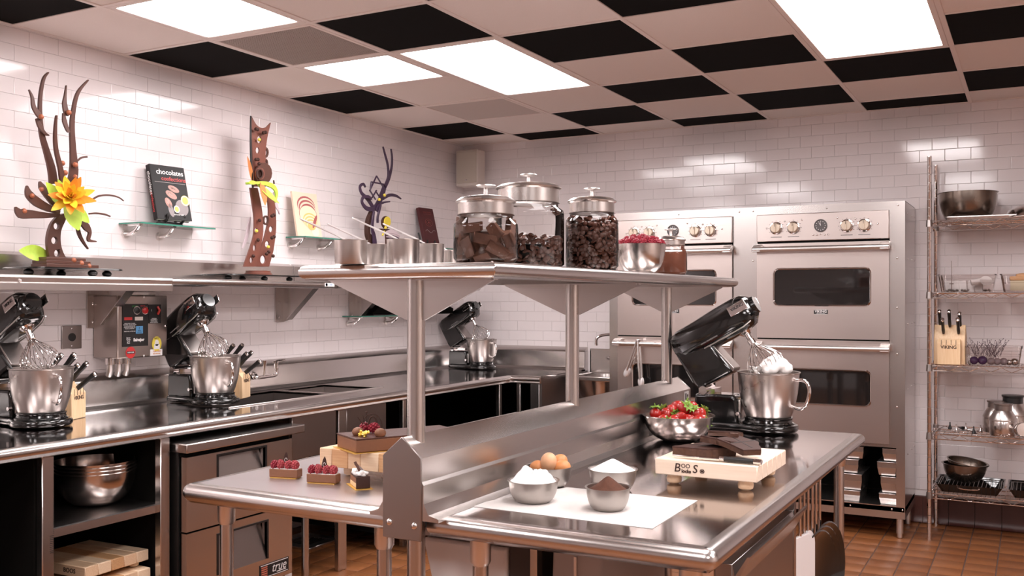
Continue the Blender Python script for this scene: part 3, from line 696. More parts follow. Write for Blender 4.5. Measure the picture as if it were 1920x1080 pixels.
# ================================================================== STAND MIXERS
def mixer(name, label, loc, rz, scale=1, group='tilt head stand mixers'):
    t = thing(name, label, 'mixer', loc, rz, group); t.scale = (scale,) * 3
    n = 26
    fr_ = [(.122 * math.cos(q), .122 * math.sin(q)) for q in [math.pi * (-.62 + 1.24 * k / n) for k in range(n + 1)]]
    out = fr_ + [(-.10, .085), (-.16, .078)] + arc(-.275, .045, .033, 90, 180, 5) + arc(-.275, -.045, .033, 180, 270, 5) + [(-.16, -.078), (-.10, -.085)]
    MB().prism(out, 'z', .004, .034).obj('base', BLACK_G, t, bevel=.012, seg=4)
    MB().lathe([(.104, .03), (.106, .038), (.098, .044), (.096, .052), (.099, .056), (.099, .062), (.08, .064)], n=40).obj('bowl_plate', BLACK_G, t)
    MB().prism([(-.305, .028), (-.112, .028), (-.118, .12), (-.13, .15), (-.30, .15)], 'y', -.062, .062).obj('column', BLACK_G, t, bevel=.012, seg=3)
    lv = MB().box(-.118, -.106, -.045, .045, .05, .13).obj('control_panel', ALU, t, bevel=.004)
    MB().cyl((-.11, -.063, .075), (-.11, -.08, .075), .008).obj('speed_knob', CHROME, t)
    h = MB().cyl((-.262, -.066, .165), (-.262, .066, .165), .018, n=14).box(-.285, -.215, -.05, .05, .143, .172)
    h.obj('hinge', CHROME, t)
    MB().prism([(-.392, .318), (-.36, .36), (-.25, .39), (-.135, .254), (-.15, .238), (-.285, .166), (-.314, .195)], 'y', -.058, .058).obj('neck', BLACK_G, t, bevel=.016, seg=3)
    MB().prism([(-.24, .357), (-.226, .362), (-.131, .263), (-.137, .247)], 'y', -.05, .05).obj('neck_trim', ST_DARK, t, bevel=.003)
    ax = Vector((.87, 0, .493)).normalized(); up = Vector((-.493, 0, .87)).normalized()
    secs = [(-.400, .332, .036, .046), (-.392, .338, .052, .056), (-.36, .354, .067, .065), (-.282, .393, .072, .070), (-.189, .447, .076, .073), (-.116, .490, .075, .072), (-.084, .510, .067, .064), (-.066, .525, .045, .045), (-.058, .529, .022, .022)]
    rings = []
    for x, z, hh, hw in secs:
        ring = []
        for k in range(28):
            q = 2 * math.pi * k / 28; c_, s_ = math.cos(q), math.sin(q); e = .62
            ring.append(Vector((x, 0, z)) + up * (hh * math.copysign(abs(s_) ** e, s_)) + Vector((0, 1, 0)) * (hw * math.copysign(abs(c_) ** e, c_)))
        rings.append(ring)
    hd = MB().rings(rings).obj('motor_head', BLACK_G, t, ang=70)
    # trim along the lower edge of the head, nameplate on the nose
    for sgn in (-1, 1):
        st = [Vector((x, 0, z)) - up * (hh * .78) + Vector((0, sgn, 0)) * (hw * .97) for x, z, hh, hw in secs[3:7]]
        MB().tube(st, .003, 6).obj('trim_strip', ALU, hd)
    MB().cyl(Vector((-.060, 0, .528)) - ax * .004, Vector((-.060, 0, .528)) + ax * .012, .040, .036, 22).obj('hub_cover', BLACK_G, hd)
    MB().cyl(Vector((-.050, -.045, .497)), Vector((-.034, -.058, .492)), .008, .011, 10).obj('hub_knob', BLACK_P, hd)
    for sgn in (-1, 1):
        yv = Vector((0, sgn, 0)); o_ = Vector((-.098, 0, .507)) + up * .015 + yv * .0695
        fm = frame(o_, ax if sgn < 0 else -ax, up)
        pb = MB().box(-.05, .032, -.021, .021, 0, .004, fm).obj('nameplate', CHROME, hd, bevel=.002)
        text('VIKING', .018, fm @ Matrix.Translation((-.008, .004, .0045)), INK, pb, bold=.0004)
        fm2 = frame(Vector((-.25, 0, .41)) - up * .035 + yv * .0705, ax if sgn < 0 else -ax, up)
        text('VIKING PROFESSIONAL', .008, fm2, GREY_P, hd)
    wa = Vector((.52, 0, -.854)).normalized(); rt = Vector((-.106, 0, .432))
    hub = MB().tube([rt - wa * .01, rt + wa * .008, rt + wa * .03, rt + wa * .034], [.044, .040, .022, .018], 22).obj('whisk_hub', CHROME, hd)
    MB().tube([rt + wa * .03, rt + wa * .055, rt + wa * .058, rt + wa * .078], [.012, .011, .017, .016], 16).obj('whisk_shaft', CHROME, hub)
    w0 = rt + wa * .074; e1 = Vector((0, 1, 0)); e2 = wa.cross(e1)
    wk = MB(); Lw = .158
    for k in range(11):
        a = math.pi * k / 11; d_ = e1 * math.cos(a) + e2 * math.sin(a); pts = []
        for i in range(23):
            s_ = -1 + 2 * i / 22; q = abs(s_)
            rr = .072 * math.sin(math.pi * min(1, (1 - q) ** .62 * .98)) ** .85 if q < 1 else .012
            # pear shape: distance along the axis falls from the tip (q=0) to the ferrule (q=1)
            th_ = q * math.pi * .5
            al, rr = wprof(1 - q)
            pts.append(w0 + wa * (al * Lw) + d_ * (rr * (1 if s_ > 0 else -1)))
        wk.tube(pts, .0014, 5)
    wk.obj('wire_whisk', CHROME, hub)
    bp = [(.075, .060), (.092, .064), (.100, .085), (.110, .12), (.118, .16), (.1235, .21), (.1255, .243), (.130, .247), (.130, .250), (.1225, .249), (.1205, .21), (.115, .16), (.107, .12), (.097, .09), (.06, .072), (.001, .070)]
    bo = MB().lathe(bp, n=48).obj('bowl', BOWL_B, t)
    m_ = Matrix.Rotation(R(-12), 3, 'Z')
    hp = catmull([(.117, 0, .218), (.140, 0, .222), (.166, 0, .214), (.178, 0, .185), (.174, 0, .15), (.160, 0, .118), (.138, 0, .104), (.106, 0, .110)], 5)
    MB().tube([m_ @ p_ for p_ in hp], [.0075] * len(hp), 10).obj('bowl_handle', CHROME, bo)
    return t
# the hero on the island
HX, HY = -.98, 4.08
hero = mixer('stand_mixer', 'black stand mixer on the island with whipped cream on its raised whisk', (HX, HY, IZ), R(0))
cr_b = MB(); rnd = random.Random(5)
def cream_parent():
    b = MB(); base = Vector((.005, 0, .245))
    for k in range(60):
        a = rnd.uniform(0, 6.28); q = rnd.random() ** .6
        c_ = base + Vector((.022 + q * .052 * math.cos(a), q * .060 * math.sin(a), .006 + (1 - q) * .055 + rnd.uniform(-.004, .006)))
        b.ell(c_, (rnd.uniform(.018, .030), rnd.uniform(.018, .030), rnd.uniform(.014, .022)), 10, 7)
    for k in range(40):
        s_ = rnd.random(); c_ = Vector((-.075 + s_ * .12, rnd.uniform(-.05, .05), .235 + rnd.uniform(0, .03)))
        b.ell(c_, (rnd.uniform(.004, .011), rnd.uniform(.004, .010), rnd.uniform(.004, .012)), 8, 6)
    return b
cro = cream_parent().obj('whipped_cream', CREAM)
cro.location = (HX, HY, IZ + .008)
md = cro.modifiers.new('remesh', 'REMESH'); md.mode = 'VOXEL'; md.voxel_size = .0035; md.use_smooth_shade = True
md = cro.modifiers.new('smooth', 'SMOOTH'); md.iterations = 14; md.factor = .5
tag(cro, 'white whipped cream clinging to the whisk of the island mixer', 'cream')
m1 = dup(hero, (-3.70, 2.666, ZT), R(0), 'black stand mixer at the far left of the left worktop, spoon in its bowl')
m2 = dup(hero, (-3.69, 3.645, ZT), R(-5), 'black stand mixer in the middle of the left worktop, beside the control box')
m3 = dup(hero, (-3.73, 6.43, ZT), R(-6), 'black stand mixer in the far corner seen between the island posts', scale=.92)
# spoons left in the bowls
def spoon(label, mx, s=1):
    t = thing('ladle', label, 'ladle', mx.location, mx.rotation_euler.z)
    MB().tube(catmull([(.02, -.04, .10), (-.05, -.07, .2), (-.098, -.082, .262), (-.135, -.09, .30)], 4), [.005] * 13, 8).obj('handle', BLACK_P, t)
    MB().lathe([(.001, -.012), (.02, -.009), (.03, .0), (.028, .002), (.001, -.008)], (.03, -.035, .095), 16).obj('scoop', BLACK_P, t)
    return t
spoon('black ladle leaning in the bowl of the leftmost mixer', m1)
spoon('black ladle leaning in the bowl of the mixer beside the control box', m2)

# ================================================================== KNIFE BLOCKS AND KNIVES
def knife_block(label, loc, rz, s=1):
    t = thing('knife_block', label, 'knife block', loc, rz, 'wooden knife blocks'); t.scale = (s,) * 3
    MB().prism([(-.125, 0), (.0, 0), (.0, .135), (-.055, .215), (-.155, .145)], 'y', -.078, .078).obj('block_body', BLOCK_W, t, bevel=.003)
    f_ = MB().prism([(.0, .001), (.048, .001), (.048, .115), (.03, .14), (.0, .135)], 'y', -.058, .058).obj('front_block', BLOCK_W, t, bevel=.003)
    fm = frame((.0485, 0, .095), (0, 1, 0), (0, 0, 1))
    text('VIKING', .024, fm, INK_BR, f_, bold=.0006)
    for k in range(4): MB().box(-.036 + k * .024 - .0012, -.036 + k * .024 + .0012, .012, .04, -.0005, .0006, fm).obj('steak_slot', INK_BR, f_, smooth=False)
    MB().box(-.02, .045, -.05, .05, -.001, .003).obj('foot_strip', BLACK_P, t, smooth=False)
    return t
def knife(label, M, group):
    t = thing('kitchen_knife', label, 'knife', (0, 0, 0), 0, group)
    t.matrix_world = M
    # local: x = direction the handle points out of the slot
    MB().rings([[(x, a * w_, b_ * h_) for a, b_ in [(math.cos(q), math.sin(q)) for q in [2 * math.pi * k / 12 for k in range(12)]]] for x, w_, h_ in ((.008, .007, .011), (.03, .009, .012), (.06, .008, .0105), (.09, .009, .012), (.108, .0095, .0135))]).obj('handle', BLACK_P, t)
    MB().rings([[(x, a * w_, b_ * h_) for a, b_ in [(math.cos(q), math.sin(q)) for q in [2 * math.pi * k / 12 for k in range(12)]]] for x, w_, h_ in ((.108, .0095, .0135), (.116, .010, .0135), (.120, .006, .009))]).obj('butt_cap', CHROME, t)
    MB().rings([[(x, a * w_, b_ * h_) for a, b_ in [(math.cos(q), math.sin(q)) for q in [2 * math.pi * k / 12 for k in range(12)]]] for x, w_, h_ in ((-.012, .004, .011), (.008, .007, .0115))]).obj('bolster', CHROME, t)
    return t
def stock(block, tags, group, names):
    loc = block.location; rz = block.rotation_euler.z
    slots = [(-.075, .20, -.05, 52), (-.045, .20, .0, 52), (-.075, .19, .05, 50), (-.02, .165, .045, 46), (-.02, .165, -.03, 44), (.035, .132, .0, 38)]
    for k, nm in names:
        x, z, y, el = slots[k]
        M = Matrix.Translation(loc) @ Matrix.Rotation(rz, 4, 'Z') @ Matrix.Translation(Vector((x, y, z)) * block.scale.x) @ Matrix.Rotation(-R(el), 4, 'Y') @ Matrix.Scale(block.scale.x, 4)
        knife(nm, M, group)
p = on_z(143, 786, ZT)
kb1 = knife_block('wooden knife block behind the leftmost mixer on the left worktop', (p.x - .05, p.y + .0, ZT), R(22))
stock(kb1, '', 'knives in the left knife block', [(0, 'black handled knife at the near rear of the left knife block'), (1, 'black knife in the middle of the rear row of the left block'), (2, 'long black handled knife at the far rear of the left block'), (3, 'black knife slanting right at the far front of the left block'), (4, 'lower black knife at the near front of the left block'), (5, 'small black knife in the front slots of the left block')])
p = on_z(459, 747, ZT)
kb2 = knife_block('wooden knife block beside the middle mixer near the sink faucet', (p.x - .05, p.y + .0, ZT), R(22))
stock(kb2, '', 'knives in the middle knife block', [(0, 'black handled knife at the near rear of the middle block'), (1, 'black knife at the centre rear of the middle knife block'), (2, 'black knife at the far rear of the middle knife block'), (3, 'black knife pointing to the faucet from the middle block'), (4, 'lower black knife at the near front of the middle block'), (5, 'small black knife in the front slots of the middle block')])

# ================================================================== CONTROL BOX, OUTLET
XB = -3.95
c1, c2_ = on_x(220, 552, XB), on_x(318, 668, XB)
y0, y1, z1, z0 = c1.y, on_x(314, 600, XB).y, c1.z - .005, on_x(220, 673, XB).z
cb = thing('disposer_control_box', 'steel disposer control box with black panel and stickers on the left wall', 'control box', (0, 0, 0))
MB().box(XW + .005, XB, y0, y1, z0, z1).obj('case', steel('control box steel', col=(.47, .41, .38), rough=.3, stretch=(2, 2, .3)), cb, bevel=.006)
MB().box(XW + .02, XB - .03, y0 + .03, y1 - .05, z1, z1 + .02).obj('top_flange', ST_Z, cb, bevel=.003)
fmx = lambda u, v: frame((XB + .0012, on_x(u, v, XB).y, on_x(u, v, XB).z), (0, 1, 0), (0, 0, 1))
def rect(u0, v0, u1, v1, m, name, par, d=.0015, x=XB):
    a, c_ = on_x(u0, v0, x), on_x(u1, v1, x)
    return MB().box(x - .0005, x + d, min(a.y, c_.y), max(a.y, c_.y), min(a.z, c_.z), max(a.z, c_.z)).obj(name, m, par, smooth=False)
pn = rect(229, 570, 277, 648, BLACK_P, 'button_panel', cb, .003)
p2_ = rect(278, 571, 301, 606, BLACK_P, 'switch_panel', cb, .003)
rect(232, 595, 247, 600, INK_R, 'red_caption', pn, .004); rect(252, 594, 267, 600.5, CREAM_P, 'display', pn, .004)
bl = rect(254, 611.5, 267, 625, INK_B, 'blue_notice', pn, .004)
D_ = lambda m_, z: Matrix.Translation((z, 0, 0)) @ m_
text('?', .018, D_(fmx(260, 616), .003), INK, bl); text('READ\nMANUAL', .0075, D_(fmx(260.5, 621.5), .003), INK, bl)
text('Salvajor', .021, D_(fmx(259.5, 637), .002), INK_W, pn, bold=.0008)
for i, s_ in enumerate(('Saver', 'Scrap', 'Cut', 'Run')): text(s_, .011, D_(fmx(240, 633.5 + i * 3.2), .002), INK_W, pn)
ml = '\n'.join(['PRESS START TO RUN', 'MACHINE. ALLOW WATER', 'TO FLOW BEFORE USE.', 'PRESS STOP WHEN THE', 'WORK IS FINISHED.', '', 'RINSE WELL AFTER USE'])
text(ml, .0065, D_(fmx(242.5, 614), .002), INK_W, pn)
text('START', .012, D_(fmx(252, 574.5), .002), mat('green print', (.03, .30, .06), .5), pn); text('STOP', .012, D_(fmx(267, 574), .002), INK_R, pn)
for u, m__ in ((255, BLACK_P), (270.5, mat('red button', (.45, .012, .012), .3))):
    c_ = on_x(u, 582, XB)
    o = MB().lathe([(.017, 0), (.017, .008), (.012, .011), (.001, .012)], n=20, m=Matrix.Rotation(R(90), 3, 'Y')).obj('push_button', m__, pn); o.location = (XB + .003, c_.y, c_.z)
    o2 = MB().lathe([(.017, 0), (.021, 0), (.021, .004), (.017, .004)], n=20, m=Matrix.Rotation(R(90), 3, 'Y'), cap=False).obj('button_ring', CHROME, o)
c_ = on_x(295, 582, XB)
MB().tube([(XB + .006, c_.y - .004, c_.z + .02), (XB + .014, c_.y + .002, c_.z), (XB + .006, c_.y - .002, c_.z - .02)], .006, 8).obj('red_switch', mat('switch red', (.45, .03, .02), .4), p2_)
text('1', .016, D_(fmx(283.5, 582), .002), INK_W, p2_); text('CAUTION\nDISCONNECT\nPOWER FIRST\nBEFORE SERVICE', .0068, D_(fmx(288, 601), .002), INK_W, p2_)
c_ = on_x(244.5, 661, XB); rm = frame((XB + .001, c_.y, c_.z), (0, 1, 0), (0, 0, 1))
o = MB().lathe([(.001, 0), (.029, 0), (.029, .001), (.001, .001)], n=24).obj('red_sticker', INK_R, cb); o.matrix_local = rm
MB().box(-.024, .024, -.006, .006, .0011, .0016).obj('sticker_band', INK, o, smooth=False); text('DISPOSER', .009, Matrix.Translation((0, 0, .0018)), INK_W, o)
c_ = on_x(293.5, 644.5, XB); rm = frame((XB + .001, c_.y, c_.z), (0, 1, 0), (0, 0, 1))
o = MB().lathe([(.001, 0), (.030, 0), (.030, .001), (.001, .001)], n=24).obj('yellow_sticker', INK_Y, cb); o.matrix_local = rm; o.scale = (1, 1.25, 1)
MB().lathe([(.001, .0011), (.013, .0011), (.013, .0016), (.001, .0016)], (0, .004, 0), 16).box(-.018, .018, -.022, -.002, .0011, .0016).obj('sticker_emblem', INK_W, o, smooth=False); text('SAFETY', .010, Matrix.Translation((0, .022, .0012)), INK, o)
st = rect(281.5, 655.5, 304, 666, INK_W, 'caution_sticker', cb, .0012)
text('CAUTION', .011, D_(fmx(294, 658.5), .0008), INK_O, st); text('SEE MANUAL', .008, D_(fmx(293.5, 663), .0008), INK_O, st)
for u in (222.5, 238.5, 253.5):
    c_ = on_x(u, 672, XB)
    o = MB().tube([(XB - .06, c_.y, z0 - .025), (XB - .06, c_.y, 1.10), (XB - .075, c_.y + .004, 1.075)], .016, 14).obj('conduit', ALU, cb)
    MB().cyl((XB - .06, c_.y, z0 - .03), (XB - .06, c_.y, z0 + .002), .023, n=14).obj('conduit_nut', CHROME, o)
for u, v in ((270, 557), (270, 667), (310, 611), (187, 676)):
    c_ = on_x(u, v, XB)
    MB().ell((XB + .001, c_.y, c_.z), (.004, .006, .006), 10, 6).obj('screw', CHROME, cb) if u > 200 else None
a, c_ = on_x(116, 610, XW + .006), on_x(153, 654, XW + .006)
ou = thing('wall_outlet', 'square steel outlet plate with black round socket on the left wall tiles', 'outlet', (XW + .001, (a.y + c_.y) / 2, (a.z + c_.z) / 2))
MB().box(0, .006, -.056, .056, -.057, .057).obj('cover_plate', ST_DARK, ou, bevel=.003)
MB().cyl((.005, 0, 0), (.009, 0, 0), .02, n=22).obj('socket', BLACK_P, ou)
for z in (.042, -.042): MB().ell((.006, 0, z), (.002, .004, .004)).obj('screw', CHROME, ou)
# ================================================================== FOOD AND WARE ON THE ISLAND
def bowl_prof(r, h, base=.5, th=.0015, lip=.006):
    o = []
    n = 10
    for i in range(n + 1):
        q = i / n; a = q * math.pi / 2
        o.append((r * (base + (1 - base) * math.sin(a)) if i else r * base, h * (1 - math.cos(a))))
    inn = [(x - th, z + th) for x, z in reversed(o)]
    return [(.001, 0)] + o + [(r + lip, h), (r + lip, h + .002), (r - th, h + .001)] + inn[1:] + [(.001, th)]
def bowl(name, label, cat, loc, r, h, m, base=.5, group=None, lip=.006, n=40):
    o = MB().lathe(bowl_prof(r, h, base, lip=lip), n=n).obj(name, m, ang=50); o.location = loc
    return tag(o, label, cat, group)
def mound(name, label, cat, loc, r, hgt, m, seed=1, lump=.12, sharp=1.2):
    rnd = random.Random(seed); rings = []
    ph = [rnd.uniform(0, 6.28) for _ in range(6)]
    for i in range(15):
        q = i / 14; ring = []
        for k in range(32):
            a = 2 * math.pi * k / 32
            w_ = 1 + lump * (math.sin(2 * a + ph[0]) + .6 * math.sin(3 * a + ph[1] + q * 4) + .5 * math.sin(5 * a + ph[2] - q * 6)) * q * (1 - q) * 1.8
            rr = r * q; z = hgt * (max(0, 1 - math.sqrt(q * q + .006) * 1.02) ** sharp if sharp >= 1 else max(0, 1 - q ** 1.9)) * w_ + (rnd.uniform(-1, 1) * hgt * .02 * lump * 6 if .05 < q < .95 else 0)
            ring.append((max(rr, .0008) * math.cos(a), max(rr, .0008) * math.sin(a), z))
        rings.append(ring)
    rings.append([(r * .6 * math.cos(2 * math.pi * k / 32), r * .6 * math.sin(2 * math.pi * k / 32), -.03) for k in range(32)])
    o = MB().rings(rings).obj(name, m, ang=60); o.location = loc
    return tag(o, label, cat, kind='stuff')
pc = [on_z(u, v, IZ) for u, v in ((871, 948), (1063, 914), (1308, 939), (1223, 992))]
pa = MB().add([(p.x, p.y, IZ + .0003) for p in pc] + [(p.x, p.y, IZ + .0011) for p in pc], [(0, 1, 2, 3), (4, 7, 6, 5), (0, 4, 5, 1), (1, 5, 6, 2), (2, 6, 7, 3), (3, 7, 4, 0)]).obj('parchment_sheet', PAPER, smooth=False)
tag(pa, 'white parchment sheet under the small ingredient bowls on the island', 'paper')
PZ = IZ + .0012
def at(u, v, z=IZ): p = on_z(u, v, z); return p
SB = []
for nm, lab, u, v, r in (('small_bowl', 'small steel bowl of white flour at front left on the parchment', 1000, 940, .0705),
                         ('small_bowl', 'small steel bowl holding four eggs behind the flour bowl', 1029, 911, .070),
                         ('small_bowl', 'small steel bowl of white sugar behind the cocoa bowl', 1149, 917, .0715),
                         ('small_bowl', 'small steel bowl of brown cocoa at the front right of the parchment', 1140, 955, .060)):
    p = at(u, v, PZ)
    SB.append((bowl(nm, lab, 'bowl', (p.x, p.y, PZ), r - .003, .058, BOWL_S, .58, 'small ingredient bowls', lip=.004), p, r))
p, r = SB[0][1:]; mound('flour', 'heap of white flour in the front left bowl', 'flour', (p.x, p.y, PZ + .051), .066, .033, POWDER, 3, .8, .8)
p, r = SB[2][1:]; mound('sugar', 'smooth cone of white sugar in the rear right bowl', 'sugar', (p.x, p.y, PZ + .054), .068, .037, POWDER, 4, .05, 1.0)
p, r = SB[3][1:]; mound('cocoa', 'brown cone of cocoa powder in the front right bowl', 'cocoa', (p.x, p.y, PZ + .050), .055, .040, COCOA, 5, .18, 1.0)
p = SB[1][1]; Rr = Vector((CY, SY, 0)); Fw = Vector((-SY, CY, 0))
egg_b = MB(); prof = [(.0215 * math.sin(a) * (1 - .12 * math.cos(a)), -.0285 * math.cos(a)) for a in [math.pi * i / 16 for i in range(17)]]
egg_b.lathe([(max(x, .0006), z) for x, z in prof], n=24)
for k, (du, df, dz, tl, sc_, lab) in enumerate(((-.036, -.004, .055, 70, .95, 'brown egg lying at the left of the egg bowl'), (-.002, -.018, .070, 12, 1.12, 'pale upright egg at the front centre of the egg bowl'),
                                            (.036, -.012, .056, 75, 1.0, 'brown egg at the right front of the egg bowl'), (.030, .022, .066, 60, 1.0, 'orange brown egg at the right rear of the egg bowl'))):
    o = link('egg', egg_b.mesh('egg', EGG[(0, 1, 2, 0)[k]])); q = Vector((p.x, p.y, PZ)) + Rr * du + Fw * df; q.z = PZ + dz
    o.location = q; o.rotation_euler = Euler((R(tl * .3), R(tl), R(20 * k))); o.scale = (sc_,) * 3
    tag(o, lab, 'egg', 'eggs in the small bowl')
Rr = Vector((CY, SY, 0)); Fw = Vector((-SY, CY, 0))
# strawberry bowl
p = at(1272, 825); RB = p
bowl('mixing_bowl', 'steel bowl of strawberries on the island in front of the mixer', 'bowl', (p.x, p.y, IZ), .134, .098, BOWL, .35, lip=.008)
MB_f = MB().lathe([(.001, .0), (.085, .0), (.124, .045), (.001, .05)], n=24).obj('strawberry_heap_core', STRAW); MB_f.location = (p.x, p.y, IZ + .022)
tag(MB_f, 'mass of strawberries filling the lower part of the bowl', 'strawberries', kind='stuff')
sp = [(max(.0008, .021 * math.sin(math.pi * min(1, q ** .8)) ** .75 * (1.0)), -.026 + .052 * q) for q in [i / 12 for i in range(13)]]
sb_me = None
def strawberry(loc, rot, sc_, lab):
    global sb_me
    t = thing('strawberry', lab, 'strawberry', loc, 0, 'strawberries in the steel bowl'); t.rotation_euler = rot; t.scale = (sc_,) * 3
    if sb_me is None:
        b = MB().lathe([(x_, -z_) for x_, z_ in sp][::-1], n=18)
        lf = MB()
        for k in range(8):
            a = 2 * math.pi * k / 8; d = Vector((math.cos(a), math.sin(a), 0)); n_ = Vector((-d.y, d.x, 0))
            l0 = [d * .002 + Vector((0, 0, .025)), d * .012 + n_ * .0055 + Vector((0, 0, .031)), d * .023 + Vector((0, 0, .026 + .004 * (k % 3))), d * .012 - n_ * .0055 + Vector((0, 0, .031))]
            lf.add(l0 + [q - Vector((0, 0, .0008)) for q in l0], [(0, 1, 2, 3), (4, 7, 6, 5), (0, 4, 5, 1), (1, 5, 6, 2), (2, 6, 7, 3), (3, 7, 4, 0)])
        lf.cyl((0, 0, .024), (.003, 0, .042), .0018, n=6)
        sb_me = (b.mesh('berry', STRAW), lf.mesh('leaf_crown', LEAF))
    link('berry', sb_me[0], t); link('leaf_crown', sb_me[1], t)
rnd = random.Random(11)
pos = [(1229, 778, 0.02), (1250, 778, .04), (1265, 789, -.03), (1258, 768, .05), (1283, 767, .02), (1277, 783, -.03), (1290, 788, -.02), (1306, 777, .0), (1315, 787, -.04), (1299, 766, .05), (1243, 789, -.05), (1307, 793, -.07), (1312, 776, .03), (1270, 762, .07)]
wh = ['leftmost', 'second from the left, leaves up', 'front centre left', 'rear left', 'top centre', 'middle', 'front centre', 'right of centre', 'front right', 'top right', 'front left', 'lowest front right', 'rightmost', 'hindmost at the top']
for k, (u, v, df) in enumerate(pos):
    d0 = px((RB.x, RB.y, IZ))[2] + df * .9
    q = Vector((0, 0, H)) + ray(u, v) * d0
    rot = Euler((R(rnd.uniform(60, 140)) * (1 if k % 2 else -1), R(rnd.uniform(-50, 50)), R(rnd.uniform(0, 360))))
    if k in (0, 1, 4, 7, 9, 12): rot = Euler((R(rnd.uniform(-45, 45)), R(rnd.uniform(-60, 60)), R(rnd.uniform(0, 360))))
    strawberry(q, rot, rnd.uniform(1.08, 1.28), 'red strawberry in the steel bowl, ' + wh[k])
# branded board with chocolate and knife
A_, B_, C_ = on_z(1228, 880, .945), on_z(1420, 897, .945), on_z(1463, 862, .945)
bx = (B_ - A_); by = (C_ - B_)
bx.z = by.z = 0; Wb, Db = bx.length, by.length
brd = thing('cutting_board', 'pale maple cutting board on round feet carrying broken chocolate slabs', 'cutting board', (A_.x, A_.y, IZ), math.atan2(bx.y, bx.x))
ns = 6
for k in range(ns): MB().box(0, Wb, Db * k / ns + .0003, Db * (k + 1) / ns - .0003, .032, .078).obj('strip', MAPLE_P, brd, bevel=.0025, seg=1)
for x in (.045, Wb - .045):
    for y in (.045, Db - .045): MB().lathe([(.012, 0), (.021, .006), (.023, .016), (.018, .033)], (x, y, 0), 20).obj('foot', MAPLE, brd)
fm = frame((Wb * .31, -.0002, .055), (1, 0, 0), (0, 0, 1))
text('B', .036, fm @ Matrix.Translation((-.026, 0, 0)), INK_BR, brd, bold=.0003, shear=.15); text('OO', .017, fm @ Matrix.Translation((.0, .007, 0)), INK_BR, brd, bold=.0002)
text('locks', .014, fm @ Matrix.Translation((.002, -.008, 0)), INK_BR, brd, bold=.0006); text('S', .034, fm @ Matrix.Translation((.028, 0, 0)), INK_BR, brd, bold=.0003, shear=.15)
MB().lathe([(.0055, 0), (.007, 0), (.007, .0004), (.0055, .0004)], n=20, m=None, cap=False).box(-.0045, .0045, -.0035, .0035, 0, .0004).obj('emblem', INK_BR, brd).matrix_local = fm @ Matrix.Translation((.050, -.004, .0))
def slab(lab, o, pts, th, grooves, M):
    t = thing('chocolate_slab', lab, 'chocolate', (0, 0, 0), 0, 'broken chocolate slabs'); t.matrix_world = M
    n = len(pts); rnd = random.Random(len(lab)); dense = []
    for i in range(n):
        a, b_ = Vector(pts[i]), Vector(pts[(i + 1) % n]); m = max(2, int((b_ - a).length / .012))
        for k in range(m): dense.append(a.lerp(b_, k / m) + (Vector((rnd.uniform(-1, 1), rnd.uniform(-1, 1))) * .0022 if k else Vector((0, 0))))
    MB().rings([[(p.x + rnd.uniform(-.001, .001), p.y, 0) for p in dense], [(p.x + rnd.uniform(-.0025, .0025), p.y + rnd.uniform(-.0025, .0025), th * .55) for p in dense], [(p.x, p.y, th - .004) for p in dense]]).obj('broken_side', CHOC_SL, t, ang=20)
    c = sum(dense, Vector((0, 0))) / len(dense)
    MB().rings([[(p.x, p.y, th - .004) for p in dense], [(p.x, p.y, th - .001) for p in dense], [(c.x + (p.x - c.x) * .985, c.y + (p.y - c.y) * .985, th) for p in dense]]).obj('moulded_top', CHOC, t, ang=25)
    g = MB()
    for (x0, y0, x1, y1) in grooves:
        d = Vector((x1 - x0, y1 - y0, 0)); a = math.atan2(d.y, d.x)
        g.bc(((x0 + x1) / 2, (y0 + y1) / 2, th + .0002), (d.length, .004, .0008), Euler((0, 0, a)))
    g.obj('groove', mat('groove dark', (.02, .009, .006), .6), t, smooth=False)
BM = Matrix.Translation((A_.x, A_.y, IZ + .0785)) @ Matrix.Rotation(math.atan2(bx.y, bx.x), 4, 'Z')
slab('large flat chocolate slab lying at the left of the board', None, [(-.09, -.045), (.02, -.05), (.085, .03), (.03, .10), (-.03, .09)], .028, [(-.06, .02, .05, .0), (-.02, -.04, .03, .08)], BM @ Matrix.Translation((.118, .12, 0)))
slab('tilted chocolate slab resting on the left slab in the middle', None, [(-.06, -.03), (.05, -.045), (.085, .03), (.0, .075), (-.045, .05)], .019, [(-.04, .02, .06, -.01), (.01, -.035, .03, .06)], BM @ Matrix.Translation((.165, .135, .034)) @ Euler((R(-6), R(4), R(-12))).to_matrix().to_4x4())
slab('tilted chocolate slab with pale broken edge at the right of the board', None, [(-.065, -.02), (.045, -.05), (.075, .0), (.03, .06), (-.04, .06)], .018, [(-.04, .03, .05, -.01), (-.01, -.03, .02, .06)], BM @ Matrix.Translation((.222, .105, .032)) @ Euler((R(5), R(10), R(-14))).to_matrix().to_4x4())
slab('small chocolate piece at the back of the broken pile', None, [(-.05, -.03), (.04, -.03), (.05, .03), (-.03, .04)], .016, [(-.0, -.03, .01, .03)], BM @ Matrix.Translation((.165, .17, .054)) @ Euler((R(-10), R(0), R(10))).to_matrix().to_4x4())
kt = thing('paring_knife', 'long knife with black handle lying along the front of the pale board', 'knife', (0, 0, 0)); kt.matrix_world = BM @ Matrix.Translation((.19, .032, .009)) @ Euler((0, 0, R(-3))).to_matrix().to_4x4()
MB().prism([(-.15, -.008), (-.13, .004), (-.02, .012), (.0, .012), (.0, -.012), (-.06, -.014)], 'z', -.001, .001).obj('blade', CHROME, kt, smooth=False)
MB().rings([[(x, a * .009, b * .0075) for a, b in [(math.cos(q), math.sin(q)) for q in [2 * math.pi * k / 12 for k in range(12)]]] for x in (.012, .04, .08, .10)]).obj('handle', BLACK_P, kt)
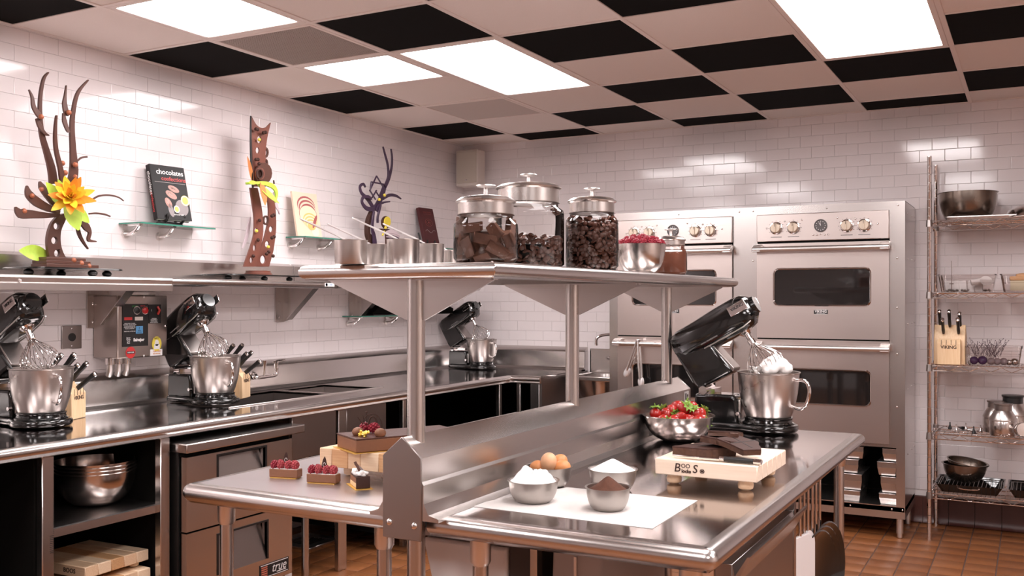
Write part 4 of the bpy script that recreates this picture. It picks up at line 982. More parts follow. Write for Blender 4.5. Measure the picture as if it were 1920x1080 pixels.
MB().rings([[(x, a * .0095, b * .008) for a, b in [(math.cos(q), math.sin(q)) for q in [2 * math.pi * k / 12 for k in range(12)]]] for x in (.10, .118, .122)]).obj('butt_cap', CHROME, kt)
MB().rings([[(x, a * .009, b * .0075) for a, b in [(math.cos(q), math.sin(q)) for q in [2 * math.pi * k / 12 for k in range(12)]]] for x in (-.002, .012)]).obj('bolster', CHROME, kt)

# cake board, chocolate cake
ang = math.atan2(-.075, .32)
A_ = on_z(599, 868, .942)
cbd = thing('cutting_board', 'maple butcher block board on feet under the chocolate cake', 'cutting board', (A_.x, A_.y, IZ), R(-3))
cw, cd, ns = .46, .33, 7
wd = [0, .055, .13, .19, .25, .40, .435, .46]; wd = [0, .05, .115, .165, .235, .33, .40, .46]
for k in range(7):
    MB().box(wd[k] + .0002, wd[k + 1] - .0002, 0, cd, .034, .090).obj('strip', (MAPLE, MAPLE_D, MAPLE, MAPLE_L, MAPLE_D, MAPLE, MAPLE_L)[k], cbd, bevel=.002, seg=1)
for x in (.075, cw - .06):
    for y in (.07, cd - .06): MB().lathe([(.015, 0), (.027, .006), (.029, .018), (.023, .035)], (x, y, 0), 20).obj('foot', MAPLE_L, cbd)
c2_ = on_z(668, 851, IZ + .0905)
CM = Matrix.Translation((c2_.x, c2_.y, IZ + .0905)) @ Matrix.Rotation(R(60), 4, 'Z'); CI = CM.inverted()
ck = thing('chocolate_cake', 'rectangular glazed chocolate cake on a gold card, garnished with raspberries', 'cake', (0, 0, 0)); ck.matrix_world = CM
CL, CW_ = .36, .155
MB().box(-.010, CL + .010, -.006, CW_ + .010, 0, .0015).obj('gold_card', GOLDC, ck, smooth=False)
MB().box(0, CL, 0, CW_, .0018, .040).obj('cake_body', MOUSSE, ck, bevel=.003)
MB().box(-.0015, CL + .0015, -.0015, CW_ + .0015, .040, .0445).obj('glaze', mat('chocolate glaze', (.075, .026, .018), .3, noise=.5, nscale=160, bump=.8, bscale=150), ck, bevel=.0015)
def rasp_me(m, nm='raspberry'):
    b = MB(); b.ell((0, 0, 0), (.0095, .0095, .0115), 10, 7)
    for i in range(6):
        th = math.pi * (i + .6) / 6.4; n = max(1, int(9 * math.sin(th)))
        for k in range(n):
            a = 2 * math.pi * (k + .5 * (i % 2)) / n
            b.ell((.0095 * math.sin(th) * math.cos(a), .0095 * math.sin(th) * math.sin(a), .0118 * math.cos(th)), .0037, 6, 4)
    return b.mesh(nm, m)
RME, RMS = rasp_me(RASP), rasp_me(RASP_S)
CT = IZ + .0905 + .0445
def ct(u, v, dz=0): q = CI @ on_z(u, v, CT); return Vector((q.x, q.y, .0445 + dz))
for k, (u, v, s_) in enumerate(((684, 811, 'left'), (701, 812, 'right'))):
    o = link('raspberry', RME); o.matrix_world = CM @ Matrix.Translation(ct(u, v, .017)) @ Euler((R(80), 0, R(40 * k))).to_matrix().to_4x4() @ Matrix.Scale(1.35, 4)
    tag(o, 'red raspberry on top of the chocolate cake, %s one of the two' % s_, 'raspberry', 'raspberries on the cake')
for k, (u, v, s_) in enumerate(((671, 816, 'left'), (713, 818, 'right'))):
    o = MB().ell((0, 0, 0), (.018, .018, .015), 16, 9).obj('chocolate_truffle', MOUSSE); o.matrix_world = CM @ Matrix.Translation(ct(u, v, .010))
    tag(o, 'brown chocolate truffle dome on the cake, %s of the raspberries' % s_, 'truffle')
g = MB(); rnd = random.Random(2); gp = ct(682, 819)
for k in range(18): g.ell(gp + Vector((rnd.uniform(-.014, .014), rnd.uniform(-.016, .016), rnd.uniform(.002, .016))), (rnd.uniform(.003, .007), rnd.uniform(.003, .006), rnd.uniform(.002, .006)), 6, 4)
g.obj('gold_flakes', GOLD, ck)
lr = (CI.to_3x3() @ Rr).normalized(); lc_ = ct(698, 812, .014); uz = Vector((0, 0, 1))
lp = MB().tube([lc_ + lr * (.030 * math.cos(a)) + uz * (.010 + .036 * math.sin(a)) for a in [R(q) for q in range(-30, 215, 12)]], .0014, 6).tube([lc_ + lr * (.014 * math.cos(a) + .002) + uz * (.008 + .030 * math.sin(a)) for a in [R(q) for q in range(-30, 215, 12)]], .0026, 6)
for du, dz in ((-.030, .042), (-.018, .050), (-.046, .036)): lp.tube([lc_ - lr * .02, lc_ + lr * du + uz * dz], .0011, 5)
lp.ell(lc_ - lr * .018 + uz * .052, .0036, 8, 6)
lp.obj('chocolate_loop', CHOC, ck)

# tarts and cake slice on the left table
def tart(label, loc, rz, sug):
    t = thing('raspberry_tart', label, 'tart', loc, rz, 'raspberry tarts on the island')
    MB().box(-.048, .048, -.018, .018, .0022, .027).obj('tart_shell', MOUSSE, t, bevel=.002)
    MB().box(-.044, .044, -.014, .014, .0265, .029).obj('cream_top', CREAM, t, smooth=False)
    MB().box(-.044, .044, -.020, .016, .0002, .002).obj('gold_card', GOLDC, t, smooth=False)
    q = MB().prism([(-.011, 0), (.011, 0), (.004, .030), (.0, .038), (-.005, .028)], 'y', -.0012, .0012).obj('chocolate_leaf', CHOC, t, smooth=False); q.location = (.0 if sug else -.002, .004, .040); q.rotation_euler = (R(-8), 0, R(8))
    l = MB().tube([(.004 * math.cos(a), -.0014, .013 + .006 * math.sin(a)) for a in [R(z) for z in range(0, 330, 30)]], .0008, 5).obj('piped_swirl', INK_W, q)
    return t
TN = ['far left', 'second from left', 'second from right', 'far right', 'rear left', 'rear middle', 'rear right']
def berries(t, nm):
    for k, (x, y) in enumerate(((-.036, -.006), (-.013, -.007), (.012, -.006), (.036, -.007), (-.024, .009), (.001, .012), (.026, .010))):
        o = link('raspberry', RMS if (k in (2, 3, 6, 1)) else RME)
        o.matrix_world = Matrix.Translation(t.location) @ Matrix.Rotation(t.rotation_euler.z, 4, 'Z') @ Matrix.Translation((x, y, .0395)) @ Euler((R(-20 + 13 * k), R(15 - 9 * k), R(50 * k))).to_matrix().to_4x4()
        tag(o, 'raspberry on the %s tart, %s' % (nm, TN[k]), 'raspberry', 'raspberries on the %s tart' % nm)
p = at(531, 896); t1 = tart('raspberry tart nearest the left edge of the island', (p.x, p.y + .012, IZ), R(14), False); berries(t1, 'left')
p = at(602, 906); t2 = tart('raspberry tart nearer the riser, beside the cake slice', (p.x, p.y + .012, IZ), R(14), True); berries(t2, 'right')
p = at(668, 914)
cs = thing('cake_slice', 'layered chocolate cake slice with cream on a gold card', 'cake', (p.x, p.y + .015, IZ), R(-38))
MB().box(-.055, .055, -.026, .026, .0004, .0018).obj('gold_card', GOLDC, cs, smooth=False)
sl = lambda z0, z1, m, nm: MB().prism([(-.042, -.017), (.040, -.020), (.040, .020), (-.042, .017)], 'z', z0, z1).obj(nm, m, cs, bevel=.0015, seg=1)
sl(.002, .016, mat('sponge', (.68, .47, .25), .9, noise=.3, nscale=300, bump=.8, bscale=300), 'sponge_layer'); sl(.0162, .032, MOUSSE, 'mousse_layer'); sl(.0322, .036, CHOC, 'chocolate_layer')
MB().box(.040, .043, -.021, .021, .002, .0365).obj('glaze_end', CHOC, cs, bevel=.001)
g = MB(); rnd = random.Random(4)
for k in range(30): g.ell((-.036 + .07 * rnd.random(), rnd.uniform(-.013, .013), .038 + rnd.uniform(0, .010)), (rnd.uniform(.005, .009), rnd.uniform(.005, .008), rnd.uniform(.004, .008)), 8, 6)
g.obj('cream_topping', CREAM, cs)
for k in range(2): 
    q = MB().box(-.03, .02, -.004, .004, -.0008, .0008).obj('chocolate_curl', CHOC_S, cs, smooth=False); q.location = (.0 + .012 * k, .004 - .008 * k, .052); q.rotation_euler = (R(20), R(24 + 20 * k), R(20))

# ================================================================== ON THE OVERSHELF
SZ = SZ1
def at_shelf(u, x): p = on_x(u, 500, x); return (x, p.y)
def jar(label, u, x, rr, h, fill, lidh=.040):
    X_, Y_ = at_shelf(u, x)
    t = thing('glass_jar', label, 'jar', (X_, Y_, SZ + .0005), 0, 'lidded glass jars on the overshelf')
    nk = rr * .84; sh = h - .02
    pr = [(.001, .003), (rr * .86, .003), (rr, .016), (rr, sh - .018), (rr * .985, sh - .006), (nk, sh + .006), (nk, h)]
    MB().lathe(pr, n=56, cap=False).obj('glass_wall', GLASS, t, ang=80)
    MB().lathe([(rr * .86, .0005), (rr * .93, .004), (rr * .86, .0075)], n=56, cap=False).obj('glass_ring', GLASS, t)
    MB().lathe([(nk - .001, h - .004), (nk + .004, h - .002), (nk - .001, h)], n=56, cap=False).obj('glass_ring', GLASS, t)
    L = [(nk * .99, h - .002), (nk * 1.02, h + .0), (nk * 1.02, h + lidh - .004), (nk * 1.10, h + lidh), (nk * 1.11, h + lidh + .003), (nk * .95, h + lidh + .012), (nk * .5, h + lidh + .018), (.001, h + lidh + .020)]
    ld = MB().lathe(L, n=56).obj('lid', BOWL_B, t)
    z = h + lidh + .018
    MB().lathe([(.007, z), (.006, z + .022), (.024, z + .024), (.027, z + .026), (.026, z + .0285), (.001, z + .030)], n=28).obj('lid_knob', ALU, ld)
    return t
jx = -1.28
def d_at(u, x): q = at_shelf(u, x); return px((q[0], q[1], SZ))[2]
j1 = jar('short glass jar of chopped chocolate chunks at the shelf corner', 911, -1.291, 122 / 2 / FOC * d_at(911, -1.291), (487 - 402) / FOC * d_at(911, -1.291) + .012, 0, .032)
j2 = jar('tallest glass jar, half full of dark chocolate chips, behind the other two', 991, -1.413, 134 / 2 / FOC * d_at(991, -1.413), (490 - 377) / FOC * d_at(991, -1.413) + .02, 0, .045)
j3 = jar('glass jar packed full of dark chocolate chips, beside the raspberry bowl', 1110, -1.291, 99 / 2 / FOC * d_at(1110, -1.291), (499 - 398) / FOC * d_at(1110, -1.291) + .014, 0, .035)
j4 = jar('small glass jar of cocoa powder at the right end of the overshelf', 1258, -1.275, 60 / 2 / FOC * d_at(1258, -1.275), (512 - 462) / FOC * d_at(1258, -1.275) + .016, 0, .018)
r1, r2, r3, r4 = (122 / 2 / FOC * d_at(911, -1.291), 134 / 2 / FOC * d_at(991, -1.413), 99 / 2 / FOC * d_at(1110, -1.291), 60 / 2 / FOC * d_at(1258, -1.275))
chip = MB().lathe([(.001, -.0035), (.0085, -.0035), (.0105, -.001), (.009, .002), (.004, .0045), (.001, .005)], n=12).mesh('chocolate_chip', CHIPM)
def chips(j, rr, z0, z1, label, group, rows_r):
    rnd = random.Random(int(rr * 1e5)); n = 0
    core = MB().lathe([(.001, z0), (rr - .026, z0), (rr - .026, z1 - .012), (.001, z1 - .004)], n=24).obj('chocolate_chip_bed', BLACK_M)  # core coloured black to put shade between the chips
    core.location = j.location; tag(core, label.replace('chip in', 'chip mass in the middle of') if 0 else 'inner mass of ' + group, 'chocolate chips', kind='stuff')
    rows = int((z1 - z0) / .0135)
    a_c = math.atan2(-j.location.y, -j.location.x)
    for i in range(rows + 1):
        z = z0 + .008 + i * .0135
        for (ro, m) in ((rr - .0135, int(2 * math.pi * rr / .0185)),) + (((rr * .5, 7), (rr * .75, 12), (rr * .2, 3)) if i == rows else ()):
            for k in range(m):
                a = 2 * math.pi * (k + .5 * (i % 2)) / m + rnd.uniform(-.06, .06)
                dd = (a - a_c + math.pi) % (2 * math.pi) - math.pi
                if abs(dd) > R(84) and i < rows: continue
                top = i == rows
                o = link('chocolate_chip', chip)
                zz = z + rnd.uniform(-.004, .004) + (rnd.uniform(-.004, .010) if top else 0)
                o.location = j.location + Vector((ro * math.cos(a), ro * math.sin(a), zz))
                if rnd.random() < .6 and not top: o.rotation_euler = Euler((R(rnd.gauss(0, 25)), R(90 + rnd.gauss(0, 25)), a))
                else: o.rotation_euler = Euler((R(rnd.gauss(0, 28)), R(rnd.gauss(0, 28)), a))
                o.scale = (rnd.uniform(.9, 1.12),) * 3
                tag(o, label, 'chocolate chip', group); n += 1
    return n
chips(j2, r2, .006, .088, 'dark chocolate chip in the tallest half full glass jar', 'dark chocolate chips in the tallest jar', 0)
chips(j3, r3, .006, (499 - 398) / FOC * d_at(1110, -1.291) - .012, 'dark chocolate chip in the jar beside the raspberry bowl', 'dark chocolate chips in the full jar', 0)
# chunks
rnd = random.Random(21); hj = (487 - 402) / FOC * d_at(911, -1.291)
ch = [('upright', 0)]
n = 0
ck_pos = []
for lay, z in enumerate((.016, .042, .068, .092)):
    for k in range(6):
        a = 2 * math.pi * (k + .5 * (lay % 2)) / 6 + rnd.uniform(-.2, .2) - 1.1; ck_pos.append((a, z + rnd.uniform(-.006, .006), lay, k))
wn = ['lowest', 'second', 'third', 'topmost']; an = ['front', 'front right', 'rear right', 'rear', 'rear left', 'front left']
for a, z, lay, k in ck_pos:
    L_ = rnd.uniform(.020, .034); b = MB(); hh, ww = rnd.uniform(.011, .017), rnd.uniform(.009, .014)
    b.add([(sx * L_ * rnd.uniform(.8, 1.1), sy * ww * rnd.uniform(.75, 1.15), sz * hh * rnd.uniform(.7, 1.1)) for sx in (-1, 1) for sy in (-1, 1) for sz in (-1, 1)], [(0, 1, 3, 2), (4, 6, 7, 5), (0, 4, 5, 1), (2, 3, 7, 6), (0, 2, 6, 4), (1, 5, 7, 3)])
    o = b.obj('chocolate_chunk', CHOC_CUT, bevel=.0015, seg=1, ang=20)
    rr = r1 - .022
    o.location = j1.location + Vector((rr * math.cos(a), rr * math.sin(a), z)); o.rotation_euler = Euler((R(rnd.uniform(-30, 30)), R(rnd.uniform(-70, 70)), a + math.pi / 2 + rnd.uniform(-.3, .3)))
    tag(o, 'brown chocolate chunk in the short jar, %s layer, %s' % (wn[lay], an[k]), 'chocolate', 'chocolate chunks in the short jar')
co = MB().lathe([(.001, .005), (r1 * .5, .005), (r1 * .5, .085), (.001, .095)], n=16).obj('chocolate_chunk_core', CHOC_CUT); co.location = j1.location; tag(co, 'dark chocolate rubble in the middle of the short jar', 'chocolate', kind='stuff')
h4 = (512 - 462) / FOC * d_at(1258, -1.275)
co = MB().lathe([(.001, .005), (r4 * .84, .005), (r4 - .003, .014), (r4 - .003, h4 - .014), (.001, h4 - .012)], n=40).obj('cocoa_powder', mat('jar cocoa', (.20, .065, .035), .9, noise=.2, nscale=30)); co.location = j4.location
tag(co, 'reddish brown cocoa powder filling the small jar', 'cocoa', kind='stuff')
# raspberry bowl
X_, Y_ = at_shelf(1202, -1.30); dB = px((X_, Y_, SZ))[2]; rB = 46 / FOC * dB
bowl('mixing_bowl', 'shiny steel bowl of raspberries on the overshelf between two jars', 'bowl', (X_, Y_, SZ + .0005), rB, (507 - 452) / FOC * dB, BOWL, .42, lip=.003)
hB = (507 - 452) / FOC * dB
co = MB().lathe([(.001, .01), (rB * .5, .01), (rB * .9, hB - .006), (rB * .5, hB + .010), (.001, hB + .014)], n=24).obj('raspberry_bed', RASP); co.location = (X_, Y_, SZ); tag(co, 'mass of raspberries below the top layer in the shelf bowl', 'raspberries', kind='stuff')
rnd = random.Random(9)
ORD = ('first', 'second', 'third', 'fourth', 'fifth', 'sixth', 'seventh', 'eighth', 'ninth', 'tenth', 'eleventh')
for ring, (rr, m, dz) in enumerate(((rB * .84, 17, .006), (rB * .60, 12, .016), (rB * .34, 7, .024), (.004, 1, .031))):
    spots = []
    for k in range(m):
        a = 2 * math.pi * k / m + ring * .2; d = Vector((math.cos(a), math.sin(a), 0)); spots.append((d.dot(Fw) > 0, d.dot(Rr), a))
    spots.sort(); cnt = {True: 0, False: 0}
    for bk, _, a in spots:
        o = link('raspberry', RME); o.location = (X_ + rr * math.cos(a), Y_ + rr * math.sin(a), SZ + hB + dz + rnd.uniform(-.003, .003)); o.rotation_euler = (R(rnd.uniform(0, 180)), R(rnd.uniform(0, 180)), 0); o.scale = (1.15,) * 3
        lab = 'topmost raspberry of the heap in the overshelf bowl' if m == 1 else 'raspberry in the overshelf bowl, %s ring, %s, %s from the left' % (('outer', 'middle', 'inner')[ring], 'rear side' if bk else 'front side', ORD[cnt[bk]])
        cnt[bk] += 1
        tag(o, lab, 'raspberry', 'raspberries in the overshelf bowl')
# measuring cups
cups = [(658, -1.594, 62, 34, 'leftmost small clear-sided'), (703, -1.641, 56, 31, 'second from left'), (756, -1.487, 62, 36, 'third from left'), (806, -1.53, 54, 33, 'fourth from left'), (843, -1.56, 34, 24, 'smallest, next to the short jar')]
for k, (u, x, w_, h_, s_) in enumerate(cups):
    X_, Y_ = at_shelf(u, x); d = px((X_, Y_, SZ))[2]; r = w_ / 2 / FOC * d; hh = h_ / FOC * d + .014
    t = thing('measuring_cup', 'steel measuring cup with wire handle on the overshelf, %s' % s_, 'cup', (X_, Y_, SZ + .0005), 0, 'measuring cups on the overshelf')
    MB().lathe([(.001, 0), (r * .94, 0), (r * .97, .003), (r, hh), (r + .002, hh + .001), (r - .0015, hh), (r * .95, .004), (.001, .004)], n=36).obj('cup_body', BOWL_B, t)
    d_ = (-Rr * .93 + Fw * .15); n_ = Vector((-d_.y, d_.x, 0)); L_ = .10 if k < 4 else .05; up_ = .058 if k < 4 else .012
    for q in (-.010, .010):
        pass
    pts = [d_ * (r * .1) - n_ * .011 + Vector((0, 0, hh - .004)), d_ * (r) - n_ * .011 + Vector((0, 0, hh + .016)), d_ * (r + L_) - n_ * .009 + Vector((0, 0, hh + up_)), d_ * (r + L_ + .006) + Vector((0, 0, hh + up_ + .003)), d_ * (r + L_) + n_ * .009 + Vector((0, 0, hh + up_)), d_ * r + n_ * .011 + Vector((0, 0, hh + .016)), d_ * (r * .1) + n_ * .011 + Vector((0, 0, hh - .004))]
    MB().tube(pts, .0019, 8).obj('wire_handle', WIRE, t)
# ================================================================== WALL OVENS
YO = 6.25
o1 = thing('oven_housing', 'tall stainless cabinet housing the two built-in double ovens on legs', 'oven cabinet', (0, 0, 0))
HX0, HX1, HZ0, HZ1 = -2.60, -.685, .125, 2.045
OV = [(-2.535, -1.729), (-1.572, -.772)]
OZ0, OZ1 = .575, 1.992
fm = frame((0, YO + .012, 0), (1, 0, 0), (0, 0, 1))
holes = [[(a, OZ0), (b, OZ0), (b, OZ1), (a, OZ1)][::-1] for a, b in OV] + [[(-2.52, .20), (-.735, .20), (-.735, .553), (-2.52, .553)][::-1]]
plate([(HX0, HZ0), (HX1, HZ0), (HX1, HZ1), (HX0, HZ1)], holes, .02, fm).obj('front_frame', ST_Z, o1, smooth=False)
MB().box(HX1 - .003, HX1, YO + .02, YW - .02, HZ0, HZ1).obj('side_panel', ST_Z, o1, smooth=False)
MB().box(HX0, HX0 + .003, YO + .02, YW - .02, HZ0, HZ1).obj('side_panel', ST_Z, o1, smooth=False)
MB().box(HX0, HX1, YO + .02, YW - .02, HZ1 - .003, HZ1).obj('top_panel', ST_X, o1, smooth=False)
MB().box(HX0 + .004, HX1 - .004, YW - .05, YW - .03, .2, HZ1 - .004).box(HX0 + .004, HX1 - .004, YO + .024, YW - .05, .555, .572).box(-1.66, -1.64, YO + .024, YW - .05, .21, .55).box(HX1 - .012, HX1 - .004, YO + .024, YW - .05, .21, .55).obj('shade_lining', BLACK_M, o1, smooth=False)  # black panels also stand in for shade inside the housing
MB().box(HX0, HX1, YO + .002, YW - .05, .165, .198).obj('bottom_shelf', ST_X, o1, bevel=.003, seg=1)
for x in (HX0 + .08, -1.65, HX1 - .035):
    for y in (YO + .05, YW - .12): MB().lathe([(.012, 0), (.017, .006), (.017, .03), (.0215, .03), (.0215, HZ0 + .05)], (x, y, 0), 18).obj('leg', ALU, o1)
b = MB()
for x, z in [(HX1 - .04, 2.02), (-1.14, 2.02), (-1.60, 2.02), (-1.69, 2.02), (HX1 - .045, 1.70), (HX1 - .045, 1.4), (HX1 - .045, 1.12), (HX1 - .045, .8), (-1.60, 1.7), (-1.6, 1.4), (-1.6, 1.1), (-2.1, 2.02), (-.76, .18), (-.70, .18), (-1.0, .18)]: MB().ell((x, YO + .001, z), (.006, .003, .006), 10, 6).obj('rivet', CHROME, o1)
for y in (6.4, 6.62, 6.76):
    for z in (.5, .9, 1.3, 1.7, 1.98): MB().ell((HX1 + .001, y, z), (.003, .005, .005), 10, 6).obj('rivet', CHROME, o1)
# made-up steel pans standing in for silvery reflections below the right oven
for c, (x0, x1, lab) in enumerate(((-1.10, -.945, 'left'), (-.84, -.725, 'right'))):
    for k, (dx, z0, z1) in enumerate(((.0, .20, .27), (.02, .272, .372), (-.02, .376, .462), (.04, .466, .545))):
        t = thing('stand_in_pan', 'made-up steel pan for a silvery reflection below the right oven, %s stack, %s from the bottom' % (lab, ('first', 'second', 'third', 'top')[k]), 'pan', ((x0 + x1) / 2 + dx * .5, YO + .20, z0), 0, 'made-up steel pans below the ovens')
        a = (x1 - x0) / 2 - .003
        MB().rings([[(-a + .008, -.15, 0), (a - .008, -.15, 0), (a - .008, .15, 0), (-a + .008, .15, 0)], [(-a, -.165, (z1 - z0) * .55), (a, -.165, (z1 - z0) * .55), (a, .165, (z1 - z0) * .55), (-a, .165, (z1 - z0) * .55)], [(-a, -.165, z1 - z0 - .004), (a, -.165, z1 - z0 - .004), (a, .165, z1 - z0 - .004), (-a, .165, z1 - z0 - .004)]]).obj('pan_body', ST_X, t, smooth=False)
        MB().box(-a - .002, a + .002, -.169, .169, z1 - z0 - .008, z1 - z0 - .002).obj('pan_rim', ALU, t, bevel=.002, seg=1)
def oven(name, label, x0, x1):
    t = thing(name, label, 'oven', ((x0 + x1) / 2, YO, 0), 0, 'built-in double ovens')
    w_ = (x1 - x0) / 2
    MB().box(-w_ + .004, w_ - .004, .0, .45, OZ0 + .004, OZ1 - .004).obj('carcass', BLACK_M, t, smooth=False)
    zp = 1.815
    MB().box(-w_, w_, -.022, .0, zp + .004, OZ1).obj('control_panel', ST_OVEN, t, bevel=.004)
    KY = Matrix.Rotation(R(90), 3, 'X')
    for x in (-.275, -.167, .155, .258):
        m_ = Matrix.Translation((x, -.022, 1.903)) 
        k_ = MB().lathe([(.001, 0), (.040, 0), (.040, .006), (.034, .008), (.001, .008)], n=28, m=KY).obj('knob_bezel', CHROME, t); k_.location = (x, -.022, 1.903)
        kb = MB().lathe([(.032, .008), (.031, .030), (.028, .034), (.001, .034)], n=28, m=KY).box(-.005, .005, -.042, -.03, -.026, .026).obj('knob', KNOBM, k_, bevel=.001, seg=1)
        MB().box(-.0012, .0012, -.0435, -.042, .008, .026).obj('pointer', INK, kb, smooth=False)
        d = MB()
        for a in range(-120, 121, 30): d.bc((x + .047 * math.sin(R(a)), -.0224, 1.903 + .047 * math.cos(R(a))), (.008, .0006, .002), Euler((0, R(0), 0)))
        d.box(x - .035, x + .035, -.0226, -.022, 1.845, 1.848)
        d.obj('dial_print', INK, t, smooth=False)
    for x, z in ((-.335, 1.903), (-.222, 1.945), (-.115, 1.95), (.10, 1.955), (.205, 1.945), (.335, 1.91)): MB().ell((x, -.023, z), (.006, .004, .006), 10, 6).obj('indicator', CHROME, t)
    c_ = MB().lathe([(.001, 0), (.040, 0), (.040, .006), (.036, .008), (.036, .004), (.001, .004)], n=32, m=KY).obj('clock', mat('clock face', (.09, .08, .08), .3), t); c_.location = (0, -.022, 1.910)
    cb_ = MB()
    for a in range(0, 360, 30): cb_.bc((.028 * math.sin(R(a)), -.0045, .028 * math.cos(R(a))), (.004, .0006, .004))
    cb_.tube([(0, -.005, 0), (-.010, -.005, .018)], .0013, 5).tube([(0, -.005, 0), (-.003, -.005, .025)], .001, 5)
    cb_.obj('clock_hands', INK_W, c_, smooth=False)
    for k in range(5): MB().ell((-.046 + .023 * k, -.023, 1.853 + (.004 if k == 2 else 0)), (.0075, .005, .005), 10, 6).obj('button', CHROME, t)
    for z0, z1, zw0, zw1, zh, bd in ((1.205, 1.806, 1.416, 1.640, 1.768, True), (OZ0, 1.196, .80, 1.012, 1.150, False)):
        d = plate([(-w_ + .001, z0), (w_ - .001, z0), (w_ - .001, z1), (-w_ + .001, z1)], [rrect(-.288, .288, zw0, zw1, .03)[::-1]], .022, frame((0, -.008, 0), (1, 0, 0), (0, 0, 1))).obj('door', ST_OVEN, t, smooth=False)
        rr1, rr2 = rrect(-.297, .297, zw0 - .009, zw1 + .009, .036), rrect(-.286, .286, zw0 + .002, zw1 - .002, .028)
        MB().rings([[(x, -.0195, z) for x, z in rr1], [(x, -.026, z) for x, z in [((a + c) / 2, (b_ + e) / 2) for (a, b_), (c, e) in zip(rr1, rr2)]], [(x, -.0185, z) for x, z in rr2]], cap=False).obj('window_trim', CHROME, d)
        MB().box(-.29, .29, -.012, -.006, zw0 - .004, zw1 + .004).obj('window_glass', OVENGLASS, d, smooth=False)
        hb = MB().tube([(-w_ - .012, -.075, zh), (w_ + .006, -.075, zh)], .0165, 18).obj('handle', ALU, d)
        for x in (-w_ + .012, w_ - .02): MB().prism([(-.02, zh + .034), (-.05, zh + .030), (-.088, zh + .012), (-.090, zh - .016), (-.06, zh - .016), (-.02, zh + .008)], 'x', x - .028, x + .028).obj('handle_bracket', ALU, hb, bevel=.004)
        MB().box(-w_ + .005, w_ - .005, -.0185, .02, z1, z1 + .009).obj('door_gap', BLACK_M, d, smooth=False)
        if bd:
            pb = MB().box(-.042, .042, -.0225, -.019, 1.357, 1.387).obj('badge', INK, d, bevel=.001, seg=1)
            f_ = frame((0, -.0228, 1.375), (1, 0, 0), (0, 0, 1))
            text('VIKING', .022, f_, INK_W, pb, bold=.0003); text('PROFESSIONAL', .0075, f_ @ Matrix.Translation((0, -.012, 0)), INK_W, pb)
            MB().box(-.041, .041, -.0228, -.0222, 1.3575, 1.359).box(-.041, .041, -.0228, -.0222, 1.385, 1.3865).obj('badge_border', INK_W, pb, smooth=False)
    return t
ovR = oven('double_oven', 'right stainless double oven with four knobs, clock and two dark windows', *OV[1])
ovL = dup(ovR, ((OV[0][0] + OV[0][1]) / 2, YO, 0), label='left stainless double oven, partly hidden behind the island overshelf')
# tongs over the lower left oven handle
def tongs(label, u, v, tip, tilt):
    p = on_y(u, v, YO - .075)
    t = thing('kitchen_tongs', label, 'tongs', (p.x, YO - .079, 1.150), 0, 'tongs hung on the oven handle')
    q = on_y(tip[0], tip[1], YO - .1); dx, dz = q.x - p.x, q.z - 1.15
    for s_, nm in ((-1, 'arm'), (1, 'arm')):
        MB().tube([(0, s_ * .021, .018), (dx * .5, s_ * .024, dz * .5), (dx * .86, s_ * .020, dz * .86)], [.006, .008, .009], 8).obj(nm, ALU, t)
        MB().ell((dx * .93, s_ * .016, dz * .93), (.017, .006, .034), 10, 8, Euler((0, math.atan2(dx, -dz) * -1, 0)).to_matrix()).obj('tip', mat('tongs tip', (.75, .72, .72), .3, .5), t)
    MB().tube([(0, -.021, .018), (0, -.01, .024), (0, .01, .024), (0, .021, .018)], .007, 8).obj('hinge', CHROME, t)
tongs('steel tongs hanging slanted to the left on the lower left oven handle', 1196, 640, (1172, 702), 0)
tongs('steel tongs hanging straight down on the lower left oven handle', 1198, 645, (1200, 722), 0)

# ================================================================== HAND SINK
hs = thing('hand_sink', 'small steel wall hand sink between the corner worktop and the ovens', 'sink', (-2.79, 0, 0))
pr = [(.001, .66), (.08, .665), (.13, .70), (.165, .76), (.178, .835), (.185, .885)]
MB().lathe(pr + [(x - .003, z + .004) for x, z in reversed(pr)], (0, 6.58, 0), 36).obj('basin', BOWL, hs)
MB().box(-.2, .185, 6.38, 6.41, .862, .898).box(-.2, .185, 6.76, 6.80, .862, .898).box(-.2, -.165, 6.38, 6.8, .862, .898).box(.165, .185, 6.38, 6.8, .862, .898).obj('rim', ST_X, hs, bevel=.008)
MB().box(-.2, .185, 6.80, 6.825, .862, 1.075).obj('upstand', ST_X, hs, bevel=.004)
MB().tube(catmull([(.11, 6.79, .99), (.06, 6.70, .985), (.03, 6.66, .97)], 4), .012, 10).ell((-.02, 6.77, 1.01), (.03, .02, .016)).ell((.03, 6.75, 1.0), (.025, .018, .018)).obj('tap', CHROME, hs)
MB().tube(catmull([(.12, 6.79, 1.0), (.10, 6.72, 1.15), (.03, 6.66, 1.19), (-.05, 6.60, 1.17), (-.06, 6.60, 1.11)], 6), .0115, 12).obj('gooseneck', CHROME, hs)
MB().tube([(0, 6.58, .665), (0, 6.58, .5), (-.05, 6.7, .45), (-.05, 6.8, .45)], .02, 12).obj('waste_pipe', CHROME, hs)
MB().box(-.196, -.190, 6.80, 6.82, .87, 1.06).obj('seam', INK, hs, smooth=False)

